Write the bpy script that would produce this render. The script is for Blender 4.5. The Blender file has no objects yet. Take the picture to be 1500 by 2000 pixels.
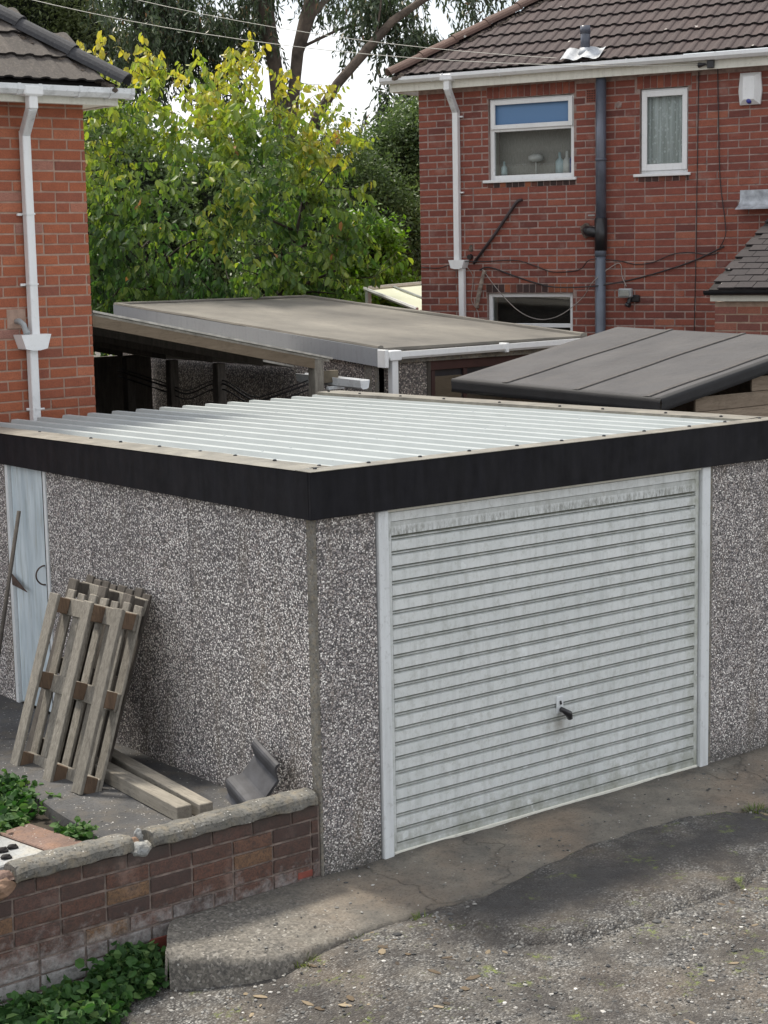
import bpy, bmesh, math, random
import numpy as np
from mathutils import Vector, Matrix, Euler

random.seed(7)
RNG = np.random.default_rng(11)
scn = bpy.context.scene
COL = scn.collection
PI = math.pi

# ------------------------------------------------------------------ camera
CAM = Vector((-4.803, -6.662, 3.049))
cam_d = bpy.data.cameras.new('camera')
cam = bpy.data.objects.new('camera', cam_d)
COL.objects.link(cam)
yaw, pitch, roll = 0.666, 0.149, -0.019
fw = Vector((math.sin(yaw) * math.cos(pitch), math.cos(yaw) * math.cos(pitch), -math.sin(pitch)))
rt = Vector((math.cos(yaw), -math.sin(yaw), 0))
up = rt.cross(fw)
r2 = rt * math.cos(roll) + up * math.sin(roll)
u2 = -rt * math.sin(roll) + up * math.cos(roll)
cam.matrix_world = Matrix(((r2.x, u2.x, -fw.x, CAM.x), (r2.y, u2.y, -fw.y, CAM.y), (r2.z, u2.z, -fw.z, CAM.z), (0, 0, 0, 1)))
cam_d.sensor_fit = 'VERTICAL'
cam_d.sensor_height = 24.0
cam_d.lens = 24.0 * 3383.5 / 2000.0
cam_d.clip_start = 0.1
cam_d.clip_end = 2000
scn.camera = cam

# ------------------------------------------------------------------ world and sun
SUN_AZ, SUN_EL = math.radians(-4), math.radians(60)
world = bpy.data.worlds.new('World')
scn.world = world
world.use_nodes = True
wt = world.node_tree
wt.nodes.clear()
def wn(t, **k):
    n = wt.nodes.new(t)
    for a, b in k.items():
        setattr(n, a, b)
    return n
w_out = wn('ShaderNodeOutputWorld')
w_bg = wn('ShaderNodeBackground')
w_sky = wn('ShaderNodeTexSky', sky_type='NISHITA', sun_disc=False)
w_sky.sun_elevation = SUN_EL
w_sky.sun_rotation = SUN_AZ
w_sky.dust_density = 1.6
w_tc = wn('ShaderNodeTexCoord')
w_map = wn('ShaderNodeMapping')
w_map.inputs['Scale'].default_value = (1, 1, 2.6)
w_no = wn('ShaderNodeTexNoise')
w_no.inputs['Scale'].default_value = 2.3
w_no.inputs['Detail'].default_value = 7
w_no.inputs['Roughness'].default_value = 0.55
w_rp = wn('ShaderNodeValToRGB')
w_rp.color_ramp.elements[0].position = 0.36
w_rp.color_ramp.elements[1].position = 0.52
w_mix = wn('ShaderNodeMix', data_type='RGBA')
w_mix.inputs['B'].default_value = (9.6, 9.7, 9.8, 1)
L = wt.links.new
L(w_tc.outputs['Generated'], w_map.inputs['Vector'])
L(w_map.outputs['Vector'], w_no.inputs['Vector'])
L(w_no.outputs['Fac'], w_rp.inputs['Fac'])
L(w_rp.outputs['Color'], w_mix.inputs['Factor'])
L(w_sky.outputs['Color'], w_mix.inputs['A'])
L(w_mix.outputs['Result'], w_bg.inputs['Color'])
w_bg.inputs['Strength'].default_value = 0.10
L(w_bg.outputs['Background'], w_out.inputs['Surface'])

sun_d = bpy.data.lights.new('sun', 'SUN')
sun_d.energy = 3.6
sun_d.angle = math.radians(9)
sun_d.color = (1.0, 0.93, 0.81)
sun = bpy.data.objects.new('sun', sun_d)
COL.objects.link(sun)
sd = Vector((math.sin(SUN_AZ) * math.cos(SUN_EL), math.cos(SUN_AZ) * math.cos(SUN_EL), math.sin(SUN_EL)))
sun.rotation_euler = sd.to_track_quat('Z', 'Y').to_euler()
sun.location = (0, 0, 30)

scn.view_settings.view_transform = 'Standard'
scn.view_settings.look = 'None'
scn.view_settings.exposure = 0.50
scn.view_settings.gamma = 1.0
scn.view_settings.use_curve_mapping = False
scn.cycles.max_bounces = 8
scn.cycles.transparent_max_bounces = 12

# ------------------------------------------------------------------ materials
class NT:
    """small helper around a material node tree; every texture uses world position, in metres"""
    def __init__(s, name):
        s.m = bpy.data.materials.new(name)
        s.m.use_nodes = True
        s.t = s.m.node_tree
        s.t.nodes.clear()
        s.out = s.t.nodes.new('ShaderNodeOutputMaterial')
        s.b = s.t.nodes.new('ShaderNodeBsdfPrincipled')
        s.t.links.new(s.b.outputs[0], s.out.inputs['Surface'])
        s.geo = s.t.nodes.new('ShaderNodeNewGeometry')
        s.pos = s.geo.outputs['Position']
    def n(s, t, **k):
        x = s.t.nodes.new(t)
        for a, b in k.items():
            setattr(x, a, b)
        return x
    def link(s, a, b):
        s.t.links.new(a, b)
    def put(s, inp, v):
        if isinstance(v, bpy.types.NodeSocket):
            s.t.links.new(v, inp)
        elif isinstance(v, (tuple, list)):
            inp.default_value = tuple(v) if len(v) == len(inp.default_value) else tuple(v) + (1,)
        else:
            inp.default_value = v
    def coord(s, scale=(1, 1, 1), rot=(0, 0, 0)):
        mp = s.n('ShaderNodeMapping')
        mp.inputs['Scale'].default_value = scale
        mp.inputs['Rotation'].default_value = rot
        s.link(s.pos, mp.inputs['Vector'])
        return mp.outputs[0]
    def noise(s, scale, detail=4, rough=0.55, vec=None, dist=0):
        x = s.n('ShaderNodeTexNoise')
        s.link(vec if vec is not None else s.pos, x.inputs['Vector'])
        x.inputs['Scale'].default_value = scale
        x.inputs['Detail'].default_value = detail
        x.inputs['Roughness'].default_value = rough
        x.inputs['Distortion'].default_value = dist
        return x.outputs['Fac']
    def voro(s, scale, out='Distance', vec=None, feature='F1', rnd=1.0):
        x = s.n('ShaderNodeTexVoronoi', feature=feature)
        s.link(vec if vec is not None else s.pos, x.inputs['Vector'])
        x.inputs['Scale'].default_value = scale
        x.inputs['Randomness'].default_value = rnd
        return x.outputs[out]
    def ramp(s, fac, stops, interp='LINEAR'):
        x = s.n('ShaderNodeValToRGB')
        x.color_ramp.interpolation = interp
        e = x.color_ramp.elements
        while len(e) < len(stops):
            e.new(0.5)
        for i, (p, c) in enumerate(stops):
            e[i].position = p
            e[i].color = (c, c, c, 1) if not isinstance(c, (tuple, list)) else tuple(c) + (1,)
        s.link(fac, x.inputs['Fac'])
        return x.outputs['Color']
    def mix(s, f, a, b, mode='MIX'):
        x = s.n('ShaderNodeMix', data_type='RGBA', blend_type=mode)
        s.put(x.inputs['Factor'], f)
        s.put(x.inputs['A'], a)
        s.put(x.inputs['B'], b)
        return x.outputs['Result']
    def math(s, op, a, b=0.0, clamp=False):
        x = s.n('ShaderNodeMath', operation=op, use_clamp=clamp)
        s.put(x.inputs[0], a)
        s.put(x.inputs[1], b)
        return x.outputs[0]
    def xyz(s):
        x = s.n('ShaderNodeSeparateXYZ')
        s.link(s.pos, x.inputs[0])
        return x.outputs
    def rand(s, attr=False):
        if attr:
            x = s.n('ShaderNodeAttribute', attribute_name='rnd')
            return x.outputs['Fac']
        return s.n('ShaderNodeObjectInfo').outputs['Random']
    def bump(s, h, dist=0.002, strength=1.0, prev=None):
        x = s.n('ShaderNodeBump')
        x.inputs['Distance'].default_value = dist
        x.inputs['Strength'].default_value = strength
        s.put(x.inputs['Height'], h)
        if prev is not None:
            s.link(prev, x.inputs['Normal'])
        return x.outputs[0]
    def fin(s, color, rough=0.7, normal=None, **kw):
        s.put(s.b.inputs['Base Color'], color)
        s.put(s.b.inputs['Roughness'], rough)
        if normal is not None:
            s.link(normal, s.b.inputs['Normal'])
        for a, b in kw.items():
            s.put(s.b.inputs[a.replace('_', ' ')], b)
        return s.m

def simple(name, col, rough=0.6, var=0.15, scale=9, bump=0.0, **kw):
    g = NT(name)
    f = g.noise(scale, 6)
    dark = tuple(c * (1 - var) for c in col)
    lite = tuple(min(1, c * (1 + var)) for c in col)
    c = g.mix(g.ramp(f, [(0.3, 0.0), (0.7, 1.0)]), dark, lite)
    nm = g.bump(g.noise(scale * 20, 4), bump) if bump else None
    return g.fin(c, rough, nm, **kw)

def brick_mat(name, stops, attr=False, bloom=0.0, dirt=0.35, lowbloom=False, topdark=None):
    g = NT(name)
    r = g.rand(attr)
    c = g.ramp(r, stops)
    f = g.noise(16, 7, 0.65)
    c = g.mix(g.ramp(f, [(0.35, 0.0), (0.7, 0.6)]), c, g.mix(1.0, c, (0.72, 0.66, 0.66), 'MULTIPLY'))
    f2 = g.noise(120, 4, 0.6)
    c = g.mix(g.ramp(f2, [(0.38, dirt), (0.55, 0.0)]), c, (0.045, 0.032, 0.03))
    if bloom:
        f3 = g.noise(5, 5, 0.6)
        c = g.mix(g.ramp(f3, [(0.56, 0.0), (0.75, bloom)]), c, (0.42, 0.33, 0.29))
    if lowbloom:
        z = g.xyz()[2]
        zz = g.math('MULTIPLY', z, -2.6)
        a = g.math('ADD', zz, g.math('MULTIPLY', g.noise(11, 7, 0.75), 1.5))
        a = g.ramp(a, [(0.5, 0.0), (1.0, 0.85)])
        c = g.mix(a, c, (0.36, 0.355, 0.35))
        k = g.ramp(g.noise(24, 8, 0.8), [(0.47, 0.0), (0.66, 0.75)])
        c = g.mix(k, c, (0.04, 0.035, 0.032))
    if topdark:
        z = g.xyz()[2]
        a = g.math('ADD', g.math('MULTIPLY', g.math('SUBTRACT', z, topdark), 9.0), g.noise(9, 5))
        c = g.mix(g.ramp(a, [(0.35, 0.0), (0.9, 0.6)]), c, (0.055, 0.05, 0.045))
    nm = g.bump(g.noise(260, 4, 0.7), 0.0016)
    nm = g.bump(g.noise(45, 4, 0.6), 0.003, prev=nm)
    return g.fin(c, 0.88, nm)

LH_ST = [(0.0, (0.24, 0.085, 0.058)), (0.12, (0.32, 0.10, 0.057)), (0.5, (0.36, 0.108, 0.052)), (0.8, (0.42, 0.13, 0.06)), (0.97, (0.46, 0.16, 0.085)), (1.0, (0.36, 0.18, 0.14))]
RH_ST = [(0.0, (0.15, 0.047, 0.038)), (0.12, (0.205, 0.06, 0.044)), (0.5, (0.25, 0.072, 0.049)), (0.88, (0.285, 0.086, 0.056)), (0.98, (0.32, 0.10, 0.06)), (1.0, (0.36, 0.13, 0.08))]
EX_ST = [(0.0, (0.20, 0.075, 0.06)), (0.5, (0.29, 0.11, 0.085)), (1.0, (0.36, 0.14, 0.09))]
GW_ST = [(0.0, (0.075, 0.048, 0.042)), (0.3, (0.11, 0.062, 0.048)), (0.55, (0.15, 0.075, 0.053)), (0.75, (0.125, 0.072, 0.06)), (0.92, (0.18, 0.095, 0.06)), (1.0, (0.25, 0.16, 0.08))]
DK_ST = [(0.0, (0.03, 0.022, 0.022)), (0.45, (0.07, 0.035, 0.03)), (0.7, (0.15, 0.05, 0.035)), (1.0, (0.33, 0.11, 0.05))]

MAT = {}
MAT['lh_brick'] = brick_mat('orange_red_brick', LH_ST)
MAT['lh_brick_a'] = brick_mat('orange_red_brick_joined', LH_ST, True)
MAT['rh_brick'] = brick_mat('dark_red_brick', RH_ST, bloom=0.25)
MAT['rh_brick_a'] = brick_mat('dark_red_brick_joined', RH_ST, True, bloom=0.25)
MAT['rh_dark'] = brick_mat('burnt_brick', DK_ST)
MAT['ex_brick'] = brick_mat('pale_red_brick', EX_ST)
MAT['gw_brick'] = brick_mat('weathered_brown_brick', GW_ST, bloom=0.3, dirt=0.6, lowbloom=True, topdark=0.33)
MAT['orange_brick'] = simple('broken_orange_brick', (0.22, 0.14, 0.095), 0.9, 0.3, 20, 0.002)
MAT['fresh_brick'] = simple('bright_red_brick', (0.20, 0.055, 0.04), 0.85, 0.25, 20, 0.001)

def mortar(name, col, dark=0.4):
    g = NT(name)
    c = g.mix(g.ramp(g.noise(14, 6, 0.65), [(0.3, 0.0), (0.65, 1.0)]), tuple(x * (1 - dark) for x in col), col)
    return g.fin(c, 0.95, g.bump(g.noise(200, 4, 0.7), 0.003))
MAT['lh_mortar'] = mortar('pinkish_mortar', (0.44, 0.30, 0.235), 0.35)
MAT['rh_mortar'] = mortar('grey_pink_mortar', (0.38, 0.28, 0.25), 0.5)
MAT['ex_mortar'] = mortar('buff_mortar', (0.42, 0.31, 0.24))
MAT['gw_mortar'] = mortar('dirty_mortar', (0.30, 0.24, 0.21), 0.75)

def pebbledash(name, scale=115, warm=0.0, gain=1.0):
    g = NT(name)
    v = g.voro(scale, 'Color')
    sep = g.n('ShaderNodeSeparateColor')
    g.link(v, sep.inputs[0])
    k = gain
    def q(a, b, c):
        return (a * k * (1 + 0.10 * warm), b * k, c * k * (1 - 0.12 * warm))
    c = g.ramp(sep.outputs[0], [(0.0, q(0.03, 0.03, 0.033)), (0.14, q(0.09, 0.087, 0.092)), (0.3, q(0.155, 0.145, 0.148)), (0.5, q(0.215, 0.205, 0.21)),
                                (0.62, q(0.21, 0.18, 0.17)), (0.75, q(0.29, 0.278, 0.28)), (0.9, q(0.43, 0.42, 0.41)), (1.0, q(0.6, 0.59, 0.58))])
    d = g.voro(scale, 'Distance')
    edge = g.ramp(d, [(0.42, 0.0), (0.66, 0.9)])
    c = g.mix(edge, c, (0.075, 0.07, 0.068))
    big = g.noise(1.3, 5, 0.6)
    c = g.mix(g.ramp(big, [(0.3, 0.0), (0.7, 0.28)]), c, (0.10, 0.095, 0.10))
    st = g.noise(2.0, 4, 0.6, g.coord((3.5, 3.5, 0.7)))
    c = g.mix(g.ramp(st, [(0.52, 0.0), (0.75, 0.4)]), c, (0.20, 0.165, 0.12))
    z = g.xyz()[2]
    low = g.math('ADD', g.math('MULTIPLY', z, -3.0), g.math('ADD', g.noise(5, 5), 0.3))
    c = g.mix(g.ramp(low, [(0.15, 0.0), (0.8, 0.55)]), c, (0.055, 0.055, 0.045))
    nm = g.bump(g.math('SUBTRACT', 1.0, d), 0.006, 0.9)
    return g.fin(c, 0.8, nm)
MAT['dash'] = pebbledash('grey_pebbledash', 116, 0.2, 2.25)
MAT['dash_warm'] = pebbledash('brownish_pebbledash', 75, 0.8, 1.2)

def concrete(name, col, speck=0.5, patches=None, scale=1.0, moss=0.0, rough=0.92):
    g = NT(name)
    c = g.mix(g.ramp(g.noise(2.2 * scale, 8, 0.62), [(0.3, 0.0), (0.7, 1.0)]), tuple(x * 0.55 for x in col), tuple(x * 1.3 for x in col))
    c = g.mix(g.ramp(g.noise(9 * scale, 6, 0.6), [(0.45, 0.0), (0.75, 0.6)]), c, (col[0] * 1.5, col[1] * 1.25, col[2] * 0.9))
    c = g.mix(g.ramp(g.noise(70, 4, 0.7), [(0.5, 0.0), (0.68, speck)]), c, tuple(x * 0.3 for x in col))
    sp = g.voro(90, 'Distance')
    on = g.ramp(g.voro(90, 'Color'), [(0.84, 0.0), (0.86, 1.0)])
    c = g.mix(g.math('MULTIPLY', g.ramp(sp, [(0.25, 1.0), (0.4, 0.0)]), on), c, (0.45, 0.44, 0.42))
    if moss:
        c = g.mix(g.ramp(g.noise(3.1, 7, 0.7), [(0.55, 0.0), (0.72, moss)]), c, (0.10, 0.11, 0.04))
    nm = g.bump(g.noise(180, 5, 0.75), 0.004)
    nm = g.bump(g.noise(25, 5, 0.6), 0.006, prev=nm)
    return g.fin(c, rough, nm)
MAT['coping'] = concrete('weathered_coping_concrete', (0.17, 0.165, 0.15), 0.95, moss=0.3, scale=2.2)
MAT['path'] = concrete('dark_path_concrete', (0.085, 0.085, 0.088), 0.6)
MAT['slab_pale'] = concrete('pale_paving_concrete', (0.34, 0.35, 0.35), 0.5)
MAT['slab_red'] = concrete('reddish_paving_concrete', (0.21, 0.14, 0.115), 0.6)
MAT['trim'] = concrete('grey_green_concrete_trim', (0.215, 0.205, 0.185), 0.9, scale=4)

def apron_mat():
    g = NT('stained_apron_concrete')
    X, Y, Z = g.xyz()
    c = g.mix(g.ramp(g.noise(2.6, 8, 0.65), [(0.3, 0.0), (0.7, 1.0)]), (0.095, 0.088, 0.08), (0.25, 0.225, 0.185))
    c = g.mix(g.ramp(g.noise(1.1, 6, 0.6), [(0.5, 0.0), (0.7, 0.65)]), c, (0.27, 0.20, 0.14))
    c = g.mix(g.ramp(g.noise(8, 7, 0.7), [(0.5, 0.0), (0.8, 0.7)]), c, (0.045, 0.045, 0.045))
    # darker towards the foot of the wall, broken up by noise
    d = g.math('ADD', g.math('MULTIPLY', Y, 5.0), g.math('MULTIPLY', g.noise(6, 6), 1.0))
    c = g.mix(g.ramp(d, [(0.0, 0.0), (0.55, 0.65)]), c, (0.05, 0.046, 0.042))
    # pebbly aggregate, showing at the left end
    v = g.voro(85, 'Color')
    agg = g.ramp(v, [(0.2, (0.05, 0.05, 0.05)), (0.55, (0.18, 0.17, 0.155)), (0.8, (0.30, 0.28, 0.25)), (0.98, (0.62, 0.6, 0.56))])
    mk = g.math('ADD', g.math('MULTIPLY', X, -0.7), g.math('MULTIPLY', g.noise(4, 6), 1.1))
    c = g.mix(g.ramp(mk, [(0.45, 0.0), (1.3, 0.45)]), c, agg)
    c = g.mix(g.ramp(g.noise(75, 4, 0.7), [(0.52, 0.0), (0.68, 0.55)]), c, (0.03, 0.03, 0.03))
    on = g.ramp(g.voro(60, 'Color'), [(0.90, 0.0), (0.91, 1.0)])
    c = g.mix(g.math('MULTIPLY', g.ramp(g.voro(60, 'Distance'), [(0.2, 1.0), (0.35, 0.0)]), on), c, (0.5, 0.49, 0.46))
    cv_ = g.n('ShaderNodeVectorMath', operation='ADD')
    g.link(g.pos, cv_.inputs[0])
    nn_ = g.n('ShaderNodeTexNoise'); g.link(g.pos, nn_.inputs['Vector']); nn_.inputs['Scale'].default_value = 4; nn_.inputs['Detail'].default_value = 6
    sc_ = g.n('ShaderNodeVectorMath', operation='SCALE'); g.link(nn_.outputs['Color'], sc_.inputs[0]); sc_.inputs['Scale'].default_value = 0.35
    g.link(sc_.outputs[0], cv_.inputs[1])
    ck = g.voro(0.55, 'Distance', cv_.outputs[0], feature='DISTANCE_TO_EDGE')
    ckm = g.ramp(ck, [(0.0, 1.0), (0.006, 0.0)])
    c = g.mix(g.math('MULTIPLY', ckm, 0.35), c, (0.02, 0.018, 0.016))
    nm = g.bump(g.noise(160, 5, 0.75), 0.005)
    nm = g.bump(g.noise(14, 6, 0.65), 0.012, prev=nm)
    nm = g.bump(g.ramp(ck, [(0.0, 0.0), (0.008, 1.0)]), 0.006, prev=nm)
    return g.fin(c, 0.93, nm)
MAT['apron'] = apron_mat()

def ground_mat():
    g = NT('gravelly_yard')
    X, Y, Z = g.xyz()
    v = g.voro(95, 'Color')
    sep = g.n('ShaderNodeSeparateColor')
    g.link(v, sep.inputs[0])
    c = g.ramp(sep.outputs[0], [(0.0, (0.035, 0.035, 0.038)), (0.3, (0.105, 0.103, 0.102)), (0.6, (0.19, 0.186, 0.18)), (0.85, (0.29, 0.283, 0.27)), (0.97, (0.42, 0.41, 0.39)), (1.0, (0.6, 0.59, 0.57))])
    d = g.voro(95, 'Distance')
    c = g.mix(g.ramp(d, [(0.4, 0.0), (0.75, 0.85)]), c, (0.04, 0.037, 0.033))
    c = g.mix(g.ramp(g.noise(5.5, 8, 0.7), [(0.42, 0.0), (0.62, 0.75)]), c, (0.155, 0.14, 0.12))
    c = g.mix(g.ramp(g.noise(1.1, 7, 0.65), [(0.46, 0.0), (0.66, 0.6)]), c, (0.135, 0.10, 0.07))
    c = g.mix(g.ramp(g.noise(3.4, 7, 0.65), [(0.43, 0.0), (0.62, 0.78)]), c, (0.045, 0.040, 0.038))
    # a tongue of old asphalt lapping onto the apron and a dark stained band with garage shadow painted in
    a = g.math('ADD', g.math('MULTIPLY', g.math('ABSOLUTE', g.math('ADD', Y, 0.92)), -2.4), g.math('MULTIPLY', g.noise(2.6, 7, 0.65), 1.25))
    xm = g.ramp(X, [(0.0, 0.0), (0.35, 1.0)])
    c = g.mix(g.math('MULTIPLY', g.ramp(a, [(-0.0, 0.0), (0.5, 0.8)]), xm), c, (0.05, 0.047, 0.047))
    mg = g.ramp(g.noise(4.3, 8, 0.72), [(0.57, 0.0), (0.64, 0.85)])
    c = g.mix(g.math('MULTIPLY', mg, g.ramp(g.noise(31, 4), [(0.45, 0.0), (0.6, 1.0)])), c, (0.16, 0.20, 0.045))
    nm = g.bump(g.math('SUBTRACT', 1.0, d), 0.008)
    c = g.mix(g.ramp(g.noise(13, 7, 0.75), [(0.5, 0.0), (0.66, 0.6)]), c, (0.04, 0.034, 0.03))
    nm = g.bump(g.noise(30, 6, 0.7), 0.01, prev=nm)
    return g.fin(c, 0.95, nm)
MAT['ground'] = ground_mat()
g = NT('old_asphalt')
c = g.mix(g.ramp(g.noise(3, 7, 0.65), [(0.3, 0.0), (0.7, 1.0)]), (0.028, 0.028, 0.03), (0.075, 0.07, 0.066))
c = g.mix(g.ramp(g.voro(130, 'Color'), [(0.8, 0.0), (0.95, 0.6)]), c, (0.2, 0.19, 0.18))
MAT['asphalt'] = g.fin(c, 0.95, g.bump(g.noise(140, 5, 0.75), 0.006))
MAT['soil'] = simple('dark_soil', (0.045, 0.036, 0.026), 0.97, 0.5, 12, 0.01)

def painted(name, col, dirtcol, amt, streak=True, rough=0.45):
    g = NT(name)
    c = g.mix(g.ramp(g.noise(5, 6), [(0.3, 0.0), (0.7, 1.0)]), tuple(x * 0.93 for x in col), col)
    vec = g.coord((9, 9, 1.0)) if streak else g.coord((3, 3, 3))
    s = g.noise(2.2, 8, 0.7, vec)
    c = g.mix(g.ramp(s, [(0.48, 0.0), (0.78, amt)]), c, dirtcol)
    s2 = g.noise(26, 6, 0.75)
    c = g.mix(g.ramp(s2, [(0.56, 0.0), (0.72, amt)]), c, tuple(x * 0.7 for x in dirtcol))
    return g.fin(c, rough, g.bump(g.noise(60, 4), 0.0005))
MAT['upvc'] = painted('white_plastic', (0.78, 0.79, 0.80), (0.5, 0.5, 0.48), 0.25, rough=0.35)
MAT['upvc_dirty'] = painted('grimy_white_plastic', (0.70, 0.72, 0.74), (0.16, 0.17, 0.16), 0.6, False, 0.5)
MAT['cream'] = painted('cream_painted_board', (0.70, 0.69, 0.62), (0.32, 0.3, 0.24), 0.35, rough=0.6)
MAT['frame_white'] = painted('white_painted_steel', (0.70, 0.73, 0.75), (0.35, 0.36, 0.35), 0.45, rough=0.5)

def door_mat():
    g = NT('chalky_white_door_paint')
    X, Y, Z = g.xyz()
    c = g.mix(g.ramp(g.noise(4, 6), [(0.3, 0.0), (0.7, 1.0)]), (0.60, 0.63, 0.63), (0.70, 0.725, 0.725))
    s = g.noise(3.0, 8, 0.72, g.coord((7, 7, 0.8)))
    c = g.mix(g.ramp(s, [(0.47, 0.0), (0.8, 0.6)]), c, (0.33, 0.35, 0.34))
    # scuffed dirty band across the top of the panel
    a = g.math('SUBTRACT', 1.0, g.math('MULTIPLY', g.math('ABSOLUTE', g.math('SUBTRACT', Z, 1.665)), 24.0))
    a = g.math('MULTIPLY', g.ramp(a, [(0.0, 0.0), (0.6, 1.0)]), g.ramp(g.noise(3, 8, 0.8, g.coord((26, 26, 6))), [(0.44, 0.0), (0.58, 1.0)]))
    c = g.mix(g.math('MULTIPLY', g.math('MULTIPLY', a, g.ramp(g.noise(2.2, 4), [(0.35, 0.15), (0.6, 1.0)])), 0.85), c, (0.17, 0.175, 0.155))
    # algae and splash dirt near the bottom and at the right edge
    b = g.math('ADD', g.math('MULTIPLY', Z, -2.2), g.math('MULTIPLY', g.noise(9, 8, 0.75), 1.5))
    c = g.mix(g.ramp(b, [(0.36, 0.0), (0.9, 0.75)]), c, (0.19, 0.195, 0.135))
    r = g.math('ADD', g.math('MULTIPLY', g.math('SUBTRACT', X, 2.75), 2.6), g.math('MULTIPLY', g.noise(13, 8, 0.75), 1.35))
    c = g.mix(g.ramp(r, [(0.36, 0.0), (0.85, 0.7)]), c, (0.23, 0.245, 0.165))
    l = g.math('ADD', g.math('MULTIPLY', g.math('SUBTRACT', 0.46, X), 5.0), g.math('MULTIPLY', g.noise(15, 8, 0.75), 1.2))
    c = g.mix(g.ramp(l, [(0.4, 0.0), (0.95, 0.4)]), c, (0.22, 0.23, 0.2))
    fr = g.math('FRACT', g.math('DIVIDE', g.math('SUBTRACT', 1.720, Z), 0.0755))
    gd_ = g.ramp(fr, [(0.0, 0.35), (0.03, 0.5), (0.27, 0.38), (0.32, 0.0), (0.97, 0.0), (1.0, 0.5)])  # louvre grooves painted darker: shade put into the colour, mixed with grime
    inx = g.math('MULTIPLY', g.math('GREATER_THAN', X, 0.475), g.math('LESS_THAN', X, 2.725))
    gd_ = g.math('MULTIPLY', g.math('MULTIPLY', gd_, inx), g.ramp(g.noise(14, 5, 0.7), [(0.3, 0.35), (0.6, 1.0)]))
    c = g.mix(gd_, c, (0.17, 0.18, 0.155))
    sm = g.noise(20, 7, 0.8)
    c = g.mix(g.ramp(sm, [(0.5, 0.0), (0.7, 0.55)]), c, (0.33, 0.34, 0.295))
    dc = g.n('ShaderNodeVectorMath', operation='DISTANCE'); g.link(g.pos, dc.inputs[0]); dc.inputs[1].default_value = (1.63, 0.0, 0.47)
    hs_ = g.math('ADD', g.math('MULTIPLY', dc.outputs['Value'], -7.0), g.math('MULTIPLY', g.noise(18, 6, 0.7), 1.4))
    c = g.mix(g.ramp(hs_, [(-0.0, 0.0), (0.7, 0.6)]), c, (0.22, 0.20, 0.16))
    w = g.ramp(g.noise(6, 3, 0.5), [(0.68, 0.0), (0.70, 1.0)])
    c = g.mix(g.math('MULTIPLY', w, 0.5), c, (0.78, 0.82, 0.83))
    return g.fin(c, 0.55, g.bump(g.noise(40, 5), 0.0006))
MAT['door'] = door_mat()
MAT['groove_shade'] = simple('painted_groove_shade', (0.13, 0.135, 0.11), 0.9, 0.4, 15)

def side_door_mat():
    g = NT('faded_blue_white_timber')
    c = g.mix(g.ramp(g.noise(2.2, 7, 0.6, g.coord((1, 5, 0.7))), [(0.35, 0.0), (0.65, 1.0)]), (0.42, 0.50, 0.55), (0.62, 0.70, 0.75))
    s = g.noise(2.4, 8, 0.75, g.coord((1, 10, 0.9)))
    c = g.mix(g.ramp(s, [(0.5, 0.0), (0.75, 0.7)]), c, (0.20, 0.23, 0.20))
    c = g.mix(g.ramp(g.noise(5, 6, 0.6, g.coord((1, 8, 1))), [(0.58, 0.0), (0.8, 0.5)]), c, (0.45, 0.40, 0.26))
    return g.fin(c, 0.6, g.bump(g.noise(30, 5, 0.6, g.coord((1, 5, 0.6))), 0.0015))
MAT['side_door'] = side_door_mat()

def metal_roof():
    g = NT('pale_coated_roof_steel')
    c = g.mix(g.ramp(g.noise(3, 5), [(0.3, 0.0), (0.7, 1.0)]), (0.36, 0.39, 0.395), (0.41, 0.44, 0.445))
    s = g.noise(3.0, 7, 0.7, g.coord((6, 0.7, 1)))
    c = g.mix(g.ramp(s, [(0.55, 0.0), (0.8, 0.16)]), c, (0.22, 0.23, 0.21))
    c = g.mix(g.ramp(g.noise(45, 5, 0.75), [(0.66, 0.0), (0.72, 0.5)]), c, (0.10, 0.11, 0.08))
    return g.fin(c, 0.5)
MAT['sheet'] = metal_roof()
g = NT('dusty_beige_flashing')
c = g.mix(g.ramp(g.noise(6, 7, 0.65), [(0.3, 0.0), (0.7, 1.0)]), (0.13, 0.12, 0.105), (0.28, 0.26, 0.22))
c = g.mix(g.ramp(g.noise(60, 4), [(0.55, 0.0), (0.7, 0.5)]), c, (0.12, 0.13, 0.07))
MAT['flashing'] = g.fin(c, 0.5, g.bump(g.noise(8, 3), 0.004))
g = NT('black_coated_steel')
c = g.mix(g.ramp(g.noise(3, 6, 0.6, g.coord((6, 6, 1.2))), [(0.35, 0.0), (0.7, 1.0)]), (0.006, 0.006, 0.008), (0.013, 0.013, 0.017))
MAT['black'] = g.fin(c, g.ramp(g.noise(9, 6), [(0.3, 0.5), (0.7, 0.75)]), g.bump(g.noise(5, 2), 0.002), Specular_IOR_Level=0.18)
MAT['black_plastic'] = simple('black_plastic', (0.014, 0.014, 0.017), 0.35, 0.3)
MAT['dark_pipe'] = simple('dark_blue_grey_pipe', (0.085, 0.095, 0.125), 0.32, 0.3, 6)
MAT['grey_pipe'] = simple('mid_grey_plastic', (0.30, 0.32, 0.33), 0.4, 0.2, 6)
MAT['lead'] = simple('lead_sheet', (0.36, 0.38, 0.41), 0.45, 0.4, 14, 0.003)
MAT['bedding'] = simple('hip_bedding_mortar', (0.20, 0.16, 0.13), 0.95, 0.55, 26, 0.02)
MAT['rust'] = simple('rusty_iron', (0.075, 0.05, 0.04), 0.8, 0.5, 30)
MAT['cable_dark'] = simple('dark_cable', (0.02, 0.018, 0.02), 0.5)
MAT['cable_pale'] = simple('pale_cable', (0.45, 0.44, 0.40), 0.5)
MAT['cable_grey'] = simple('grey_cable', (0.30, 0.27, 0.25), 0.6)
MAT['void'] = simple('dark_interior', (0.02, 0.018, 0.016), 0.9)

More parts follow.
